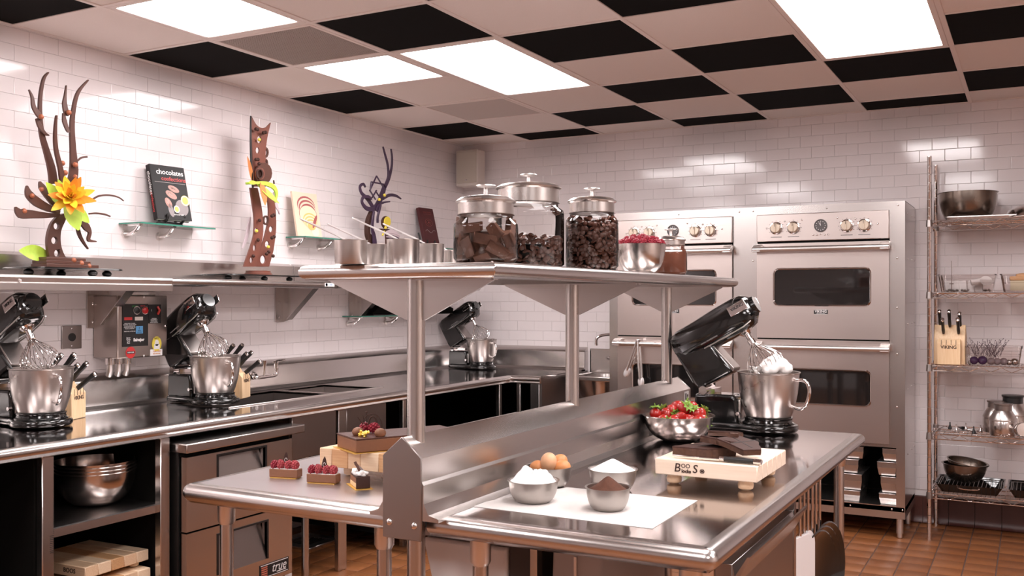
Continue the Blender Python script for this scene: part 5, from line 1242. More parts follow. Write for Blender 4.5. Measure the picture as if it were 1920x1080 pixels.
# ================================================================== WIRE RACK (right)
WX0, WX1, WY0, WY1 = -.557, .66, 6.33, 6.765
wr = thing('wire_rack', 'chrome wire shelving rack with five shelves at the right against the back wall', 'rack', (0, 0, 0))
for x in (WX0, WX1):
    for y in (WY0, WY1):
        o = MB().lathe([(.001, 0), (.014, 0), (.014, .02), (.0127, .02), (.0127, 2.30), (.0135, 2.302), (.0135, 2.312), (.001, 2.314)], (x, y, 0), 16).obj('post', CHROME, wr)
        rg = MB()
        for k in range(44): rg.lathe([(.0130, .10 + k * .05), (.0130, .104 + k * .05)], (x, y, 0), 12, cap=False)
        tag(rg.obj('grooves', ST_DARK, o), kind='stuff')
WZ = (1.922, 1.49, 1.052, .642, .285)
for z in WZ:
    f_ = MB(); rw = .0032
    for y in (WY0, WY1):
        f_.tube([(WX0, y, z), (WX1, y, z)], rw, 6).tube([(WX0, y, z - .03), (WX1, y, z - .03)], rw, 6)
        n = 22; pts = [(WX0 + (WX1 - WX0) * k / n, y, z - (.001 if k % 2 else .029)) for k in range(n + 1)]
        f_.tube(pts, .0022, 5)
    for x in (WX0, WX1):
        f_.tube([(x, WY0, z), (x, WY1, z)], rw, 6).tube([(x, WY0, z - .03), (x, WY1, z - .03)], rw, 6)
        n = 8; f_.tube([(x, WY0 + (WY1 - WY0) * k / n, z - (.001 if k % 2 else .029)) for k in range(n + 1)], .0022, 5)
    s_ = f_.obj('shelf', CHROME, wr)
    d = MB(); n = 48
    for k in range(1, n): d.tube([(WX0 + (WX1 - WX0) * k / n, WY0, z + .001), (WX0 + (WX1 - WX0) * k / n, WY1, z + .001)], .0016, 5)
    for k in (1, 2): d.tube([(WX0, WY0 + (WY1 - WY0) * k / 3, z - .004), (WX1, WY0 + (WY1 - WY0) * k / 3, z - .004)], .003, 5)
    tag(d.obj('deck_wires', CHROME, s_), kind='stuff')
    for x in (WX0, WX1):
        for y in (WY0, WY1): MB().lathe([(.0135, z - .034), (.019, z - .034), (.0165, z + .006), (.0135, z + .006)], (x, y, 0), 14).obj('collar', ST_DARK, wr)
T = .0035
ry = lambda u, v, y: on_y(u, v, y)
# top shelf
def pan(name, label, x0, x1, y0, y1, z, h, m, rim=.012):
    a, c = (x1 - x0) / 2, (y1 - y0) / 2; b = MB()
    r0, r1 = [(x, y) for x, y in rrect(-a + h * .35, a - h * .35, -c + h * .35, c - h * .35, .02)], rrect(-a, a, -c, c, .03)
    r2 = rrect(-a - rim, a + rim, -c - rim, c + rim, .035)
    b.rings([[(x, y, 0) for x, y in r0], [(x, y, h) for x, y in r1], [(x, y, h + .002) for x, y in r2], [(x, y, h - .004) for x, y in r2], [(x, y, h - .004) for x, y in rrect(-a - rim + .003, a + rim - .003, -c - rim + .003, c + rim - .003, .033)]], cap=False)
    b.rings([[(x, y, .0) for x, y in r0], [(x * .98, y * .98, .0015) for x, y in r0]])
    o = b.obj(name, m); o.location = ((x0 + x1) / 2, (y0 + y1) / 2, z); return tag(o, label, 'pan')
pan('sheet_pan', 'aluminium sheet pan under the dark bowl on the top rack shelf', -.47, .14, 6.39, 6.74, WZ[0] + T, .022, ALU)
bz = WZ[0] + T + .0025
p0, p1 = ry(1757, 365, 6.56), ry(1873, 365, 6.56)
bowl('mixing_bowl', 'large dark steel bowl on the top shelf of the wire rack', 'bowl', ((p0.x + p1.x) / 2, 6.56, bz), (p1.x - p0.x) / 2 - .008, p0.z - bz, BOWL_D, .55, lip=.008)
tr = thing('serving_tray', 'domed steel tray lid leaning at the right of the top rack shelf', 'tray', (.02, 6.52, bz + .001), R(4))
MB().lathe([(.001, .085), (.10, .080), (.16, .05), (.185, .012), (.20, .008), (.20, .004), (.001, .004)], n=40).obj('dome', BOWL, tr)
MB().tube(catmull([(-.04, 0, .083), (-.03, 0, .105), (.03, 0, .105), (.04, 0, .083)], 4), .006, 8).obj('dome_handle', BLACK_P, tr)
# clear bins
def bin_(label, x0, x1, y0, y1, z, h):
    t = thing('clear_bin', label, 'bin', ((x0 + x1) / 2, (y0 + y1) / 2, z), 0, 'clear plastic bins on the wire rack'); a, c = (x1 - x0) / 2, (y1 - y0) / 2
    r0, r1 = rrect(-a + .02, a - .02, -c + .02, c - .02, .02), rrect(-a + .004, a - .004, -c + .004, c - .004, .025)
    MB().rings([[(x, y, .002) for x, y in r0], [(x, y, h) for x, y in r1]], cap=False).rings([[(x, y, .001) for x, y in r0], [(x, y, .002) for x, y in r0]]).obj('bin_wall', ACRYL, t)
    MB().rings([[(x, y, h - .002) for x, y in rrect(-a, a, -c, c, .028)], [(x, y, h + .003) for x, y in rrect(-a, a, -c, c, .028)], [(x, y, h + .003) for x, y in r1], [(x, y, h - .002) for x, y in r1]], cap=False, loop=True).obj('bin_rim', ACRYL, t)
    MB().rings([[(x, y, h * .52) for x, y in rrect(-a + .010, a - .010, -c + .010, c - .010, .024)], [(x, y, h * .52 + .004) for x, y in rrect(-a + .007, a - .007, -c + .007, c - .007, .024)]], cap=False).obj('step_line', ACRYL, t)
    return t
zb = WZ[1] + T
x0, x1 = ry(1757, 520, 6.42).x, ry(1868, 520, 6.42).x
bin_('clear plastic bin of white odds and ends on the second rack shelf', x0, x1, 6.42, 6.70, zb, .105)
xm = (x0 + x1) / 2
rnd = random.Random(8)
for k in range(5):
    o = MB().box(-.022, .022, -.012, .012, 0, .07).obj('white_carton', WHITE_P, bevel=.002, seg=1); o.location = (x0 + .055 + k * .042, 6.56 + .01 * (k % 2), zb + .0025); o.rotation_euler = (0, R(rnd.uniform(-6, 6)), R(rnd.uniform(-20, 20)))
    tag(o, 'small white carton standing in the clear bin, %s from the left' % ('first', 'second', 'third', 'fourth', 'fifth')[k], 'carton', 'white cartons in the clear bin')
o = MB().cyl((-.04, 0, 0), (.04, 0, 0), .018, n=16).obj('white_roll', WHITE_P); o.location = (xm + .06, 6.50, zb + .065); o.rotation_euler = (0, R(-8), R(12)); tag(o, 'white paper roll lying in the clear bin, right side', 'roll')
o = MB().lathe([(.001, 0), (.033, .0), (.034, .006), (.001, .008)], n=20).obj('white_disc', WHITE_P); o.location = (xm + .105, 6.47, zb + .066); o.rotation_euler = (R(55), R(18), 0); tag(o, 'white oval disc sticking out of the clear bin', 'disc')
o = MB().tube([(0, 0, .0), (.002, 0, .10), (0, 0, .19)], [.003, .0022, .0015], 6).tube([(-.012, 0, .05), (.012, 0, .05)], .003, 6).obj('thermometer', CHROME); o.location = (ry(1784, 540, 6.5).x, 6.5, zb + .003); tag(o, 'thin metal probe standing upright in the clear bin', 'thermometer')
b = MB()
for k in range(26): b.ell((x0 + .03 + (x1 - x0 - .06) * rnd.random(), rnd.uniform(6.45, 6.62), zb + rnd.uniform(.008, .016)), (rnd.uniform(.006, .016), .008, .006), 8, 5)
tag(b.obj('metal_fittings', ST_DARK), 'loose dark metal fittings on the bottom of the clear bin', 'fittings', kind='stuff')
x2 = ry(1874, 520, 6.42).x
bin_('clear plastic bin with a brush at the right of the second rack shelf', x2, x2 + .30, 6.42, 6.70, zb, .105)
br = thing('scrub_brush', 'wooden brush with pale bristles in the right clear bin', 'brush', (x2 + .14, 6.55, zb + .03))
MB().box(-.09, .09, -.025, .025, .04, .065).ell((-.02, 0, .07), (.04, .02, .015)).obj('brush_back', MAPLE_D, br, bevel=.008)
MB().box(-.085, .085, -.022, .022, -.02, .04).obj('bristles', mat('bristles', (.70, .62, .45), .9, bump=.8, bscale=400), br, smooth=False)
# third shelf: knife block, bin of lavender
zc = WZ[2] + T
kx = ry(1779, 676, 6.40).x
kb3 = knife_block('wooden knife block facing forward on the third shelf of the wire rack', (kx, 6.44, zc), R(-90), 1.12)
stock(kb3, '', 'knives in the rack knife block', [(0, 'black knife at the rear left of the rack knife block'), (1, 'black knife at the rear centre of the rack knife block'), (2, 'black knife at the rear right of the rack knife block'), (3, 'black knife at the front left of the rack knife block'), (4, 'black knife at the front right of the rack knife block')])
x0, x1 = ry(1808, 650, 6.40).x, ry(1918, 650, 6.40).x
bin_('clear plastic bin of purple ornaments and dried sprigs on the third rack shelf', x0, x1, 6.40, 6.68, zc, .11)
pur = mat('purple glass', (.10, .045, .14), .15); pal = mat('pale mauve ball', (.34, .27, .29), .3)
for k, (fx, m__, r) in enumerate(((.14, pur, .024), (.30, pur, .026), (.46, pal, .022), (.58, pal, .021), (.70, pal, .022), (.80, BOWL, .018), (.90, BOWL, .022))):
    o = MB().ell((0, 0, 0), r, 16, 10).obj('ornament_ball', m__); o.location = (x0 + (x1 - x0) * fx * .92 + .01, 6.46, zc + .004 + r); tag(o, '%s ball in the bin on the third rack shelf, %s from the left' % ('purple' if m__ is pur else 'mauve' if m__ is pal else 'silver', ('first', 'second', 'third', 'fourth', 'fifth', 'sixth', 'seventh')[k]), 'ornament', 'ornaments in the clear bin')
b = MB(); rnd = random.Random(6)
for k in range(70):
    a = Vector((x0 + .05 + rnd.random() * .14, rnd.uniform(6.48, 6.60), zc + rnd.uniform(.03, .06))); e = a + Vector((rnd.uniform(-.06, .06), rnd.uniform(-.03, .03), rnd.uniform(.05, .11)))
    b.tube([a, (a + e) / 2 + Vector((rnd.uniform(-.01, .01), 0, .01)), e], .0009, 4); b.ell(e, .0028, 6, 4)
tag(b.obj('dried_sprigs', mat('dried sprig', (.09, .055, .07), .9)), 'tangle of dried purple sprigs rising from the clear bin', 'dried flowers', kind='stuff')
# fourth shelf: cream whippers, small tools
zd = WZ[3] + T
def can(label, x, y, s=1, m=ST_DARK, tilt=None):
    t = thing('steel_canister', label, 'canister', (x, y, zd), 0, 'steel canisters on the wire rack'); t.scale = (s,) * 3
    MB().lathe([(.001, 0), (.072, 0), (.075, .006), (.075, .085), (.070, .095)], n=32).obj('can_body', BOWL, t)
    MB().lathe([(.076, .088), (.077, .096), (.050, .145), (.046, .150)], n=32).obj('cone', BOWL_B, t)
    MB().lathe([(.047, .146), (.047, .178), (.052, .182), (.052, .190), (.001, .192)], n=32).obj('collar_lid', m, t)
    return t
can('steel canister with conical shoulder at the front of the fourth rack shelf', ry(1881, 815, 6.43).x, 6.43)
can('dull steel canister just left behind the front one on the fourth shelf', ry(1868, 815, 6.58).x, 6.58, 1.0)
can('taller dark canister behind the others on the fourth rack shelf', ry(1899, 815, 6.62).x, 6.62, 1.18, BLACK_P)
o = MB().lathe([(.001, 0), (.03, .004), (.042, .02), (.042, .05), (.038, .056), (.001, .058)], n=28).obj('glass_pot', BOWL); o.location = (ry(1913, 820, 6.40).x, 6.385, zd + .044); o.rotation_euler = (R(82), 0, R(20)); tag(o, 'small round metal lid leaning against the canisters', 'lid')
b = MB(); b.tube([(.05 * math.cos(a), 0, .11 + .055 * math.sin(a)) for a in [2 * math.pi * k / 20 for k in range(20)]], .004, 6, loop=True).cyl((0, 0, 0), (0, 0, .055), .006)
o = b.obj('wire_ring_tool', CHROME); o.location = (.0, 6.5, zd); tag(o, 'round wire tool standing at the far right of the fourth shelf', 'tool')
rnd = random.Random(12)
for k in range(9):
    x, y = -.46 + .022 * k + rnd.uniform(-.01, .01), rnd.uniform(6.40, 6.66)
    o = MB().lathe([(.001, 0), (.011, 0), (.010, .012), (.004, .030), (.0035, .046), (.001, .046)], n=14).obj('piping_nozzle', CHROME if k % 3 else BLACK_P); o.location = (x, y, zd)
    if k % 2: o.rotation_euler = (R(90), 0, R(rnd.uniform(0, 360))); o.location.z = zd + .011
    tag(o, 'small metal piping nozzle on the fourth rack shelf, %s from the left' % ORD[k], 'nozzle', 'piping nozzles on the fourth rack shelf')
# bottom shelf: roasting pans and bowls
ze = WZ[4] + T
def roaster(label, x0, x1):
    t = thing('roasting_pan', label, 'pan', ((x0 + x1) / 2, 6.545, ze), 0, 'black roasting pans on the bottom rack shelf'); a, c, h = (x1 - x0) / 2, .175, .05
    MB().rings([[(x, y, 0) for x, y in rrect(-a + .03, a - .03, -c + .03, c - .03, .02)], [(x, y, h) for x, y in rrect(-a, a, -c, c, .02)], [(x, y, h + .001) for x, y in rrect(-a - .008, a + .008, -c - .008, c + .008, .02)]], cap=False).box(-a + .03, a - .03, -c + .03, c - .03, 0, .0015).obj('pan_body', BLACK_G, t)
    g = MB()
    for k in range(1, 16): g.tube([(-a + 2 * a * k / 16, -c + .02, h - .008), (-a + 2 * a * k / 16, c - .02, h - .008)], .0015, 5)
    g.tube([(x, y, h - .008) for x, y in rrect(-a + .012, a - .012, -c + .02, c - .02, .02)], .0025, 6, loop=True)
    g.obj('wire_grid', ST_DARK, t)
    MB().tube(catmull([(-a * .35, -c - .006, h), (-a * .25, -c - .03, h - .014), (a * .25, -c - .03, h - .014), (a * .35, -c - .006, h)], 4), .004, 8).obj('pan_handle', CHROME, t)
    return t
xa, xb = ry(1752, 905, 6.40).x, ry(1884, 905, 6.40).x
roaster('black roasting pan with wire grid under the bowls on the bottom rack shelf', xa + .008, xb - .01)
roaster('black roasting pan at the right end of the bottom rack shelf', xb + .02, xb + .35)
xc = (ry(1766, 870, 6.52).x + ry(1853, 870, 6.52).x) / 2
bowl('mixing_bowl', 'dark steel bowl on the roasting pan, bottom shelf of the rack', 'bowl', (xc, 6.52, ze + .055), .122, .105, BOWL_D, .45, 'bowls on the bottom rack shelf', lip=.010)
o = bowl('mixing_bowl', 'second steel bowl nested tilted in the dark bowl on the bottom shelf', 'bowl', (xc + .002, 6.525, ze + .080), .112, .095, BOWL_D, .45, 'bowls on the bottom rack shelf', lip=.008); o.rotation_euler = (R(3), R(9), 0)

# ================================================================== UNDER THE LEFT WORKTOP
bp_ = on_x(180, 955, -3.55)
for k in range(4):
    o = bowl('mixing_bowl', 'steel mixing bowl in the open cabinet stack, %s' % ('outermost, lowest rim', 'second rim from below', 'third rim from below', 'innermost, top rim')[k], 'bowl', (-3.50, 2.775, .588 + .014 * k), .160, .142, BOWL, .35, 'stacked bowls in the open cabinet', lip=.006)
def small_board(label, z, dx, dy, rz):
    t = thing('cutting_board', label, 'cutting board', (-3.46 + dx, 2.56 + dy, z), rz, 'maple boards in the open cabinet')
    for k in range(5): MB().box(-.25 + .0002, .11, -.01 + k * .065 + .0003, .055 + k * .065 - .0003, .022, .068).obj('strip', (MAPLE, MAPLE_L, MAPLE_D, MAPLE, MAPLE_L)[k], t, bevel=.003, seg=1)
    for x in (-.2, .07):
        for y in (.04, .27): MB().lathe([(.012, 0), (.02, .005), (.021, .014), (.017, .023)], (x, y, 0), 16).obj('foot', MAPLE_L, t)
    fm = frame((.02, -.0105, .045), (1, 0, 0), (0, 0, 1)); text('BOOS', .026, fm, INK_BR, t, bold=.0004)
    return t
small_board('upper of the two maple cutting boards in the open cabinet', .318, .03, .03, R(2))
small_board('lower of the two maple cutting boards in the open cabinet', .2475, .04, .02, R(-2))

# ================================================================== HANGING UNDER THE ISLAND
rods = [(1500, 1005), (1507.5, 1005), (1515, 994), (1523, 994), (1530, 986), (1537, 978)]
HXr = -.682
for k, (u, vb) in enumerate(rods):
    a = on_x(u, 930, HXr); zb_ = on_x(u, vb, HXr).z
    blk = k >= 3
    lab = ('white plastic paddle board', 'black frying pan')[blk] + ' hanging by a steel rod under the island, ' + ('nearest of the three', 'second of the three', 'third of the three')[k % 3]
    t = thing('frying_pan' if blk else 'paddle_board', lab, 'pan' if blk else 'board', (HXr, a.y, 0), R(-12), 'black pans under the island' if blk else 'white boards under the island')
    rd = MB().tube([(0, 0, .812), (0, 0, zb_ - .03)], .0055, 10).obj('rod_handle', CHROME, t)
    MB().tube([(.012 * math.cos(q), 0, .818 + .012 * math.sin(q)) for q in [2 * math.pi * i / 14 for i in range(14)]], .0025, 6, loop=True).obj('hanging_loop', CHROME, rd)
    if blk:
        r = (.155, .165, .175)[k - 3]; c_ = zb_ - r
        prf2 = [(.001, .0), (r * .8, .0), (r, .022), (r + .003, .024), (r - .002, .026), (r * .79, .004), (.001, .004)]
        MB().lathe(prf2, (0, 0, 0), 44, m=Matrix.Rotation(R(90), 3, 'Y')).obj('pan_body', BLACK_G, t).location = (0, 0, c_)
    else:
        w_ = (.095, .07, .045)[k]; hgt = .30
        m_ = frame((0, 0, zb_ - hgt / 2), (0, 1, 0), (0, 0, 1))
        plate(rrect(-w_, w_, -hgt / 2, hgt / 2, .05), [], .012, m_).obj('board_face', WHITE_P, t, bevel=.003)
# ingredient bins under the right table
def ing_bin(label, x0, x1, y0, y1, m1_, m2_):
    t = thing('ingredient_bin', label, 'bin', (0, 0, 0), 0, 'ingredient bins under the island')
    MB().prism([(x0 + .03, .27), (x1 - .02, .27), (x1, .70), (x0 - .10, .70)], 'y', y0, y1).obj('bin_body', m1_, t, bevel=.012)
    MB().box(x0 - .11, x1 + .01, y0 - .01, y1 + .01, .702, .73).obj('bin_lid', m2_, t, bevel=.008)
    MB().tube([(x0 + .1, y0 - .004, .6), (x0 + .1, y0 - .025, .6), (x1 - .1, y0 - .025, .6), (x1 - .1, y0 - .004, .6)], .006, 8).obj('grip', ALU, t)
    return t
BYF = 2.26
bu = lambda u, y=BYF: on_y(u, 1040, y).x
t = thing('ingredient_bin', 'pale grey plastic ingredient bin under the island behind the front legs', 'bin', (0, 0, 0), 0, 'ingredient bins under the island')
MB().prism([(bu(850), .40), (bu(949), .40), (bu(949), .79), (bu(792), .79)], 'y', BYF, BYF + .45).obj('bin_body', WHITE_P, t, bevel=.008)
MB().box(bu(786), bu(951), BYF + .012, BYF + .46, .791, .812).obj('bin_lid', GREY_P, t, bevel=.006)
MB().box(bu(840), bu(950), BYF + .03, BYF + .4, .27, .399).obj('bin_base', BLACK_P, t, bevel=.004)
t = thing('storage_crate', 'dark brown storage crate under the island between the two pale bins', 'crate', (0, 0, 0))
MB().box(bu(951), bu(992), BYF + .01, BYF + .5, .27, .80).obj('crate_body', mat('dark crate', (.05, .035, .03), .6), t, bevel=.004)
MB().box(bu(957), bu(975), BYF + .004, BYF + .011, .70, .712).obj('latch', ALU, t)
t = thing('ingredient_bin', 'narrow grey plastic bin with sloped side under the island drawer', 'bin', (0, 0, 0), 0, 'ingredient bins under the island')
MB().prism([(bu(1018), .27), (bu(1123), .27), (bu(1123), .80), (bu(1030), .80)], 'y', BYF + .02, BYF + .5).obj('bin_body', GREY_P, t, bevel=.006)
MB().box(bu(1072), bu(1077), BYF + .012, BYF + .022, .3, .79).obj('corner_strip', ALU, t, smooth=False)
MB().box(bu(994), bu(1007), BYF, BYF + .03, .265, .845).obj('inner_post', ST_Z, isl, smooth=False)
ds = thing('dunnage_dolly', 'white edged dolly on the floor under the island', 'dolly', (-1.46, 2.55, 0))
MB().box(-.35, .35, -.3, .3, .10, .13).obj('deck', BLACK_P, ds, bevel=.004)
MB().box(-.36, .36, -.31, -.3, .095, .14).box(-.36, .36, .3, .31, .095, .14).box(-.36, -.35, -.3, .3, .095, .14).box(.35, .36, -.3, .3, .095, .14).obj('white_edge', WHITE_P, ds, smooth=False)
for x in (-.3, .3):
    for y in (-.25, .25): MB().cyl((x, y - .012, .045), (x, y + .012, .045), .045, n=18).box(x - .02, x + .02, y - .02, y + .02, .05, .1).obj('caster', BLACK_P, ds)

# ================================================================== BOOKS
def book(label, x, y, z, w_, h_, d_, yaw, lean, cover, spine, draw, stand=True):
    t = thing('book', label, 'book', (x, y, z), 0); t.rotation_euler = Euler((0, -R(lean), R(yaw)))  # faces +x, width along y
    MB().box(-d_ + .003, -.003, .003, w_ - .003, .003, h_ - .003).obj('pages', PAPER, t, smooth=False)
    MB().box(-.003, 0, 0, w_, 0, h_).box(-d_, -d_ + .003, 0, w_, 0, h_).box(-d_, 0, -.0005, .003, 0, h_).obj('cover', cover, t, bevel=.0008, seg=1)
    fm = frame((.0004, w_ / 2, 0), (0, 1, 0), (0, 0, 1)); fs = frame((-d_ / 2, -.0012, h_ / 2), (0, 0, -1), (1, 0, 0))
    draw(t, fm, fs); return t
def blob(par, fm, x, y, rx, ry_, m, name='print', z=.0003, rot=0, n=24):
    ca, sa = math.cos(R(rot)), math.sin(R(rot))
    vs = [fm @ Vector((x + rx * math.cos(q) * ca - ry_ * math.sin(q) * sa, y + rx * math.cos(q) * sa + ry_ * math.sin(q) * ca, z)) for q in [2 * math.pi * k / n for k in range(n)]]
    return MB().add(vs, [tuple(range(n))]).obj(name, m, par, smooth=False)
cover_k = mat('black glossy cover', (.008, .006, .006), .5, spec=.25); pk = mat('truffle print', (.33, .14, .10), .4); pk2 = mat('truffle highlight print', (.62, .40, .34), .4); gy = mat('smoky print', (.18, .14, .14), .4)
def draw1(t, fm, fs):
    text('chocolates', .039, fm @ Matrix.Translation((.012, .262, 0)), INK_W, t, bold=.0004); text('confections', .033, fm @ Matrix.Translation((.03, .226, 0)), INK_R, t, bold=.0003)
    MB().box(-.09, .10, .204, .2055, 0, .0004, fm).obj('rule', GREY_P, t, smooth=False)
    for x, y, rx, ry_, m_, rot in ((.02, .172, .035, .017, pk, -20), (.0, .138, .036, .019, pk, -28), (-.025, .092, .018, .03, pk, 25), (.012, .176, .02, .006, pk2, -20), (-.01, .145, .02, .006, pk2, -28), (.055, .07, .04, .045, gy, 0), (-.028, .10, .008, .012, pk2, 20), (-.015, .05, .016, .035, gy, 10)):
        blob(t, fm, x, y, rx, ry_, m_, rot=rot)
    blob(t, fm, .082, .112, .026, .028, GOLD, 'award_seal', .0006); blob(t, fm, .082, .112, .019, .021, INK_Y, 'award_seal', .0008)
    blob(t, fm, .02, .06, .018, .020, INK_W, 'round_label', .0006); blob(t, fm, .02, .06, .013, .015, INK_Y, 'round_label', .0008)
    text('peter g.', .012, fm @ Matrix.Translation((.04, .03, 0)), INK_W, t) if 0 else text('at home with', .011, fm @ Matrix.Translation((.03, .03, 0)), INK_W, t)
    text('chocolates', .03, fs @ Matrix.Translation((-.05, 0, 0)), INK_W, t); text('confections', .024, fs @ Matrix.Translation((.055, 0, 0)), INK_R, t)
bk0 = on_x(297, 410, XW + .085)
def stand(label, x, y, z, yaw, s=1):
    t = thing('book_stand', label, 'stand', (x, y, z), R(yaw)); t.scale = (s,) * 3
    for yy in (.03, .14):
        MB().tube(catmull([(-.05, yy, .12), (-.02, yy, .02), (.0, yy, .012), (.03, yy, .018), (.045, yy, .045), (.04, yy, .055)], 4), .007, 8).obj('cradle_arm', BLACK_P, t)
    MB().prism([(-.045, .0), (.03, .0), (.02, .018), (-.03, .018)], 'y', .02, .15).obj('foot', BLACK_P, t, bevel=.003)
    return t
BX = XW + .10
b1 = on_x(300, 412, BX); q0, q1 = on_x(292, 400, BX), on_x(357, 408, BX)
hb = .262
stand('black plastic stand holding the chocolates book on the glass shelf', BX - .01, q0.y + .02, GZ + .0005, 0)
book('black hardcover book titled chocolates and confections on the left glass shelf', BX + .025, q0.y - .01, GZ + .028, .215, .30, .032, -6, 14, cover_k, None, draw1)
oc = mat('peach cover', (.78, .62, .47), .35); st_c = mat('burgundy stripe print', (.36, .10, .10), .4); or_ = mat('orange sphere print', (.82, .50, .17), .4); or2 = mat('pale sphere print', (.88, .70, .48), .4)
def draw2(t, fm, fs):
    w = .115
    for k in range(9): blob(t, fm, .0 + .003 * k, .20 - .008 * k, .082 - .004 * k, .062 - .004 * k, (st_c, oc)[k % 2], z=.0003 + .00006 * k)
    blob(t, fm, .008, .14, .082, .065, st_c, z=.0009); blob(t, fm, .008, .139, .079, .062, or2, z=.00096)
    for k in range(7): blob(t, fm, .02 + .001 * k, .105 - .006 * k, .066 - .005 * k, .050 - .004 * k, (or_, or2)[k % 2], z=.00102 + .00005 * k)
    blob(t, fm, .06, .10, .012, .05, st_c, z=.0015, rot=-30); blob(t, fm, .055, .035, .035, .03, mat('blush print', (.85, .68, .58), .4), z=.0004)
q0 = on_x(556, 438, BX); q1 = on_x(604, 438, BX)
book('pale peach cookbook with orange sphere cover on the middle glass shelf', BX + .01, q0.y, GZ + .002, .225, .285, .014, -2, 10, oc, None, draw2)
dr_c = mat('dark red cover', (.075, .012, .014), .5); dr_p = mat('dim red print', (.20, .04, .035), .4)
def draw3(t, fm, fs):
    for k in range(5): blob(t, fm, .0, .17, .045 - .008 * k, .03 - .005 * k, (dr_p, cover_k)[k % 2], z=.0003 + .00006 * k)
    MB().box(-.05, .05, .235, .237, 0, .0004, fm).obj('rule', dr_p, t, smooth=False); text('CHOCOLATE', .016, fm @ Matrix.Translation((0, .25, 0)), dr_p, t)
    MB().tube([fm @ Vector((-.06 + .012 * k, .10 + .012 * math.sin(k * .9), .0008)) for k in range(11)], .001, 5).obj('swirl', GREY_P, t)
q0 = on_x(795, 450, BX)
book('small dark red book standing tilted on the far glass shelf', BX + .02, q0.y, GZ + .024, .17, .285, .03, -4, 14, dr_c, None, draw3)
stand('black stand under the small dark red book', BX - .01, q0.y - .02, GZ + .0005, 0, .9)
lz = on_x(700, 592, XW + .165).z
t = thing('recipe_holder', 'black tent shaped recipe holder on the low glass shelf, mostly hidden by gussets', 'holder', (0, 0, 0))
yz = lambda u, v: (on_x(u, v, XW + .09).y, on_x(u, v, XW + .09).z)
hp_ = [yz(*q) for q in ((686, 587), (708, 565), (744, 541), (800, 556), (838, 578))]
MB().prism([(hp_[0][0], lz + .002)] + hp_ + [(hp_[-1][0], lz + .002)], 'x', XW + .03, XW + .15).obj('holder_body', BLACK_M, t, bevel=.003)
MB().box(XW + .03, XW + .16, hp_[0][0] - .005, hp_[-1][0] + .005, lz + .0005, lz + .006).obj('holder_base', BLACK_P, t)

# ================================================================== CHOCOLATE SCULPTURES on the left wall shelf
def ribbon(pts_uv, ws, x, m, name, par, th=.012, xo=None):
    """flat curved blade following a line on the plane X = x; ws = half widths in px"""
    P3 = [on_x(u, v, x) for u, v in pts_uv]; 
    d = px(P3[0])[2]; k = 6
    C_ = catmull(P3, k); n = len(C_); W = []
    for i in range(n):
        q = i / k; a = min(int(q), len(ws) - 1); b_ = min(a + 1, len(ws) - 1); W.append((ws[a] + (ws[b_] - ws[a]) * (q - a)) / FOC * d)
    rings = []
    for i, p in enumerate(C_):
        t = (C_[min(i + 1, n - 1)] - C_[max(i - 1, 0)]); t.x = 0; t.normalize(); s_ = Vector((0, -t.z, t.y)); h = th / 2
        xx = (xo(i / (n - 1)) if xo else 0)
        c = p + Vector((xx, 0, 0))
        rings.append([c + s_ * W[i] + Vector((h, 0, 0)), c - s_ * W[i] + Vector((h, 0, 0)), c - s_ * W[i] - Vector((h, 0, 0)), c + s_ * W[i] - Vector((h, 0, 0))])
    return MB().rings(rings).obj(name, m, par, bevel=.0015, seg=1, ang=30)
def uvplate(outer, holes, x, th, m, name, par):
    f = lambda u, v: (on_x(u, v, x).y, on_x(u, v, x).z)
    return plate([f(*p) for p in outer], [[f(*p) for p in h] for h in holes], th, frame((x, 0, 0), (0, 1, 0), (0, 0, 1))).obj(name, m, par, bevel=.0015, seg=1, ang=30)
def circ(u, v, r, ry_=None): return [(u + r * math.cos(q), v + (ry_ or r) * math.sin(q)) for q in [2 * math.pi * k / 16 for k in range(16)]]
def smooth2(pts, k=5): return [(p.x, p.y) for p in catmull([(a, b, 0) for a, b in pts], k)]
X1 = -3.93
# -- first sculpture
s1 = thing('chocolate_sculpture', 'antler-like chocolate sculpture with orange flower on a black footed tray', 'sculpture', (0, 0, 0), 0, 'chocolate showpieces')
a, b_ = on_x(38, 510, X1), on_x(212, 510, X1)
ty = (a.y + b_.y) / 2; zt = ZS
MB().prism(rrect(-.16, .10, a.y - ty, b_.y - ty, .05), 'z', zt + .030, zt + .039).obj('tray', BLACK_G, s1, bevel=.003).location = (X1, ty, 0)
for y, x in ((a.y + .04, .0), ((a.y * .4 + b_.y * .6), -.12), ((a.y * .35 + b_.y * .65), .07), (b_.y - .06, .03)): MB().ell((X1 + x, y, zt + .016), (.022, .022, .0155), 14, 8).obj('tray_foot', BLACK_P, s1)
z0 = zt + .0395
for k, (u0, u1, dz) in enumerate(((74, 172, .016), (75, 158, .016), (76, 150, .014))):
    y0, y1 = on_x(u0, 495, X1).y, on_x(u1, 495, X1).y
    MB().box(X1 - .06 + .004 * k, X1 + .05 - .004 * k, y0, y1, z0, z0 + dz).obj('base_slab', CHOC_S, s1, bevel=.002); z0 += dz
stem_o = smooth2([(106, 405), (94, 420), (87, 445), (88, 470), (93, 492)]) + smooth2([(128, 492), (117, 474), (112, 455), (113, 432), (122, 410), (118, 400)])
uvplate(stem_o, [circ(104, 424, 5.5, 6.5)[::-1], circ(100, 451, 6, 7)[::-1], circ(105, 475, 5.5, 7)[::-1]], X1, .018, CHOC_S, 'arched_stem', s1)
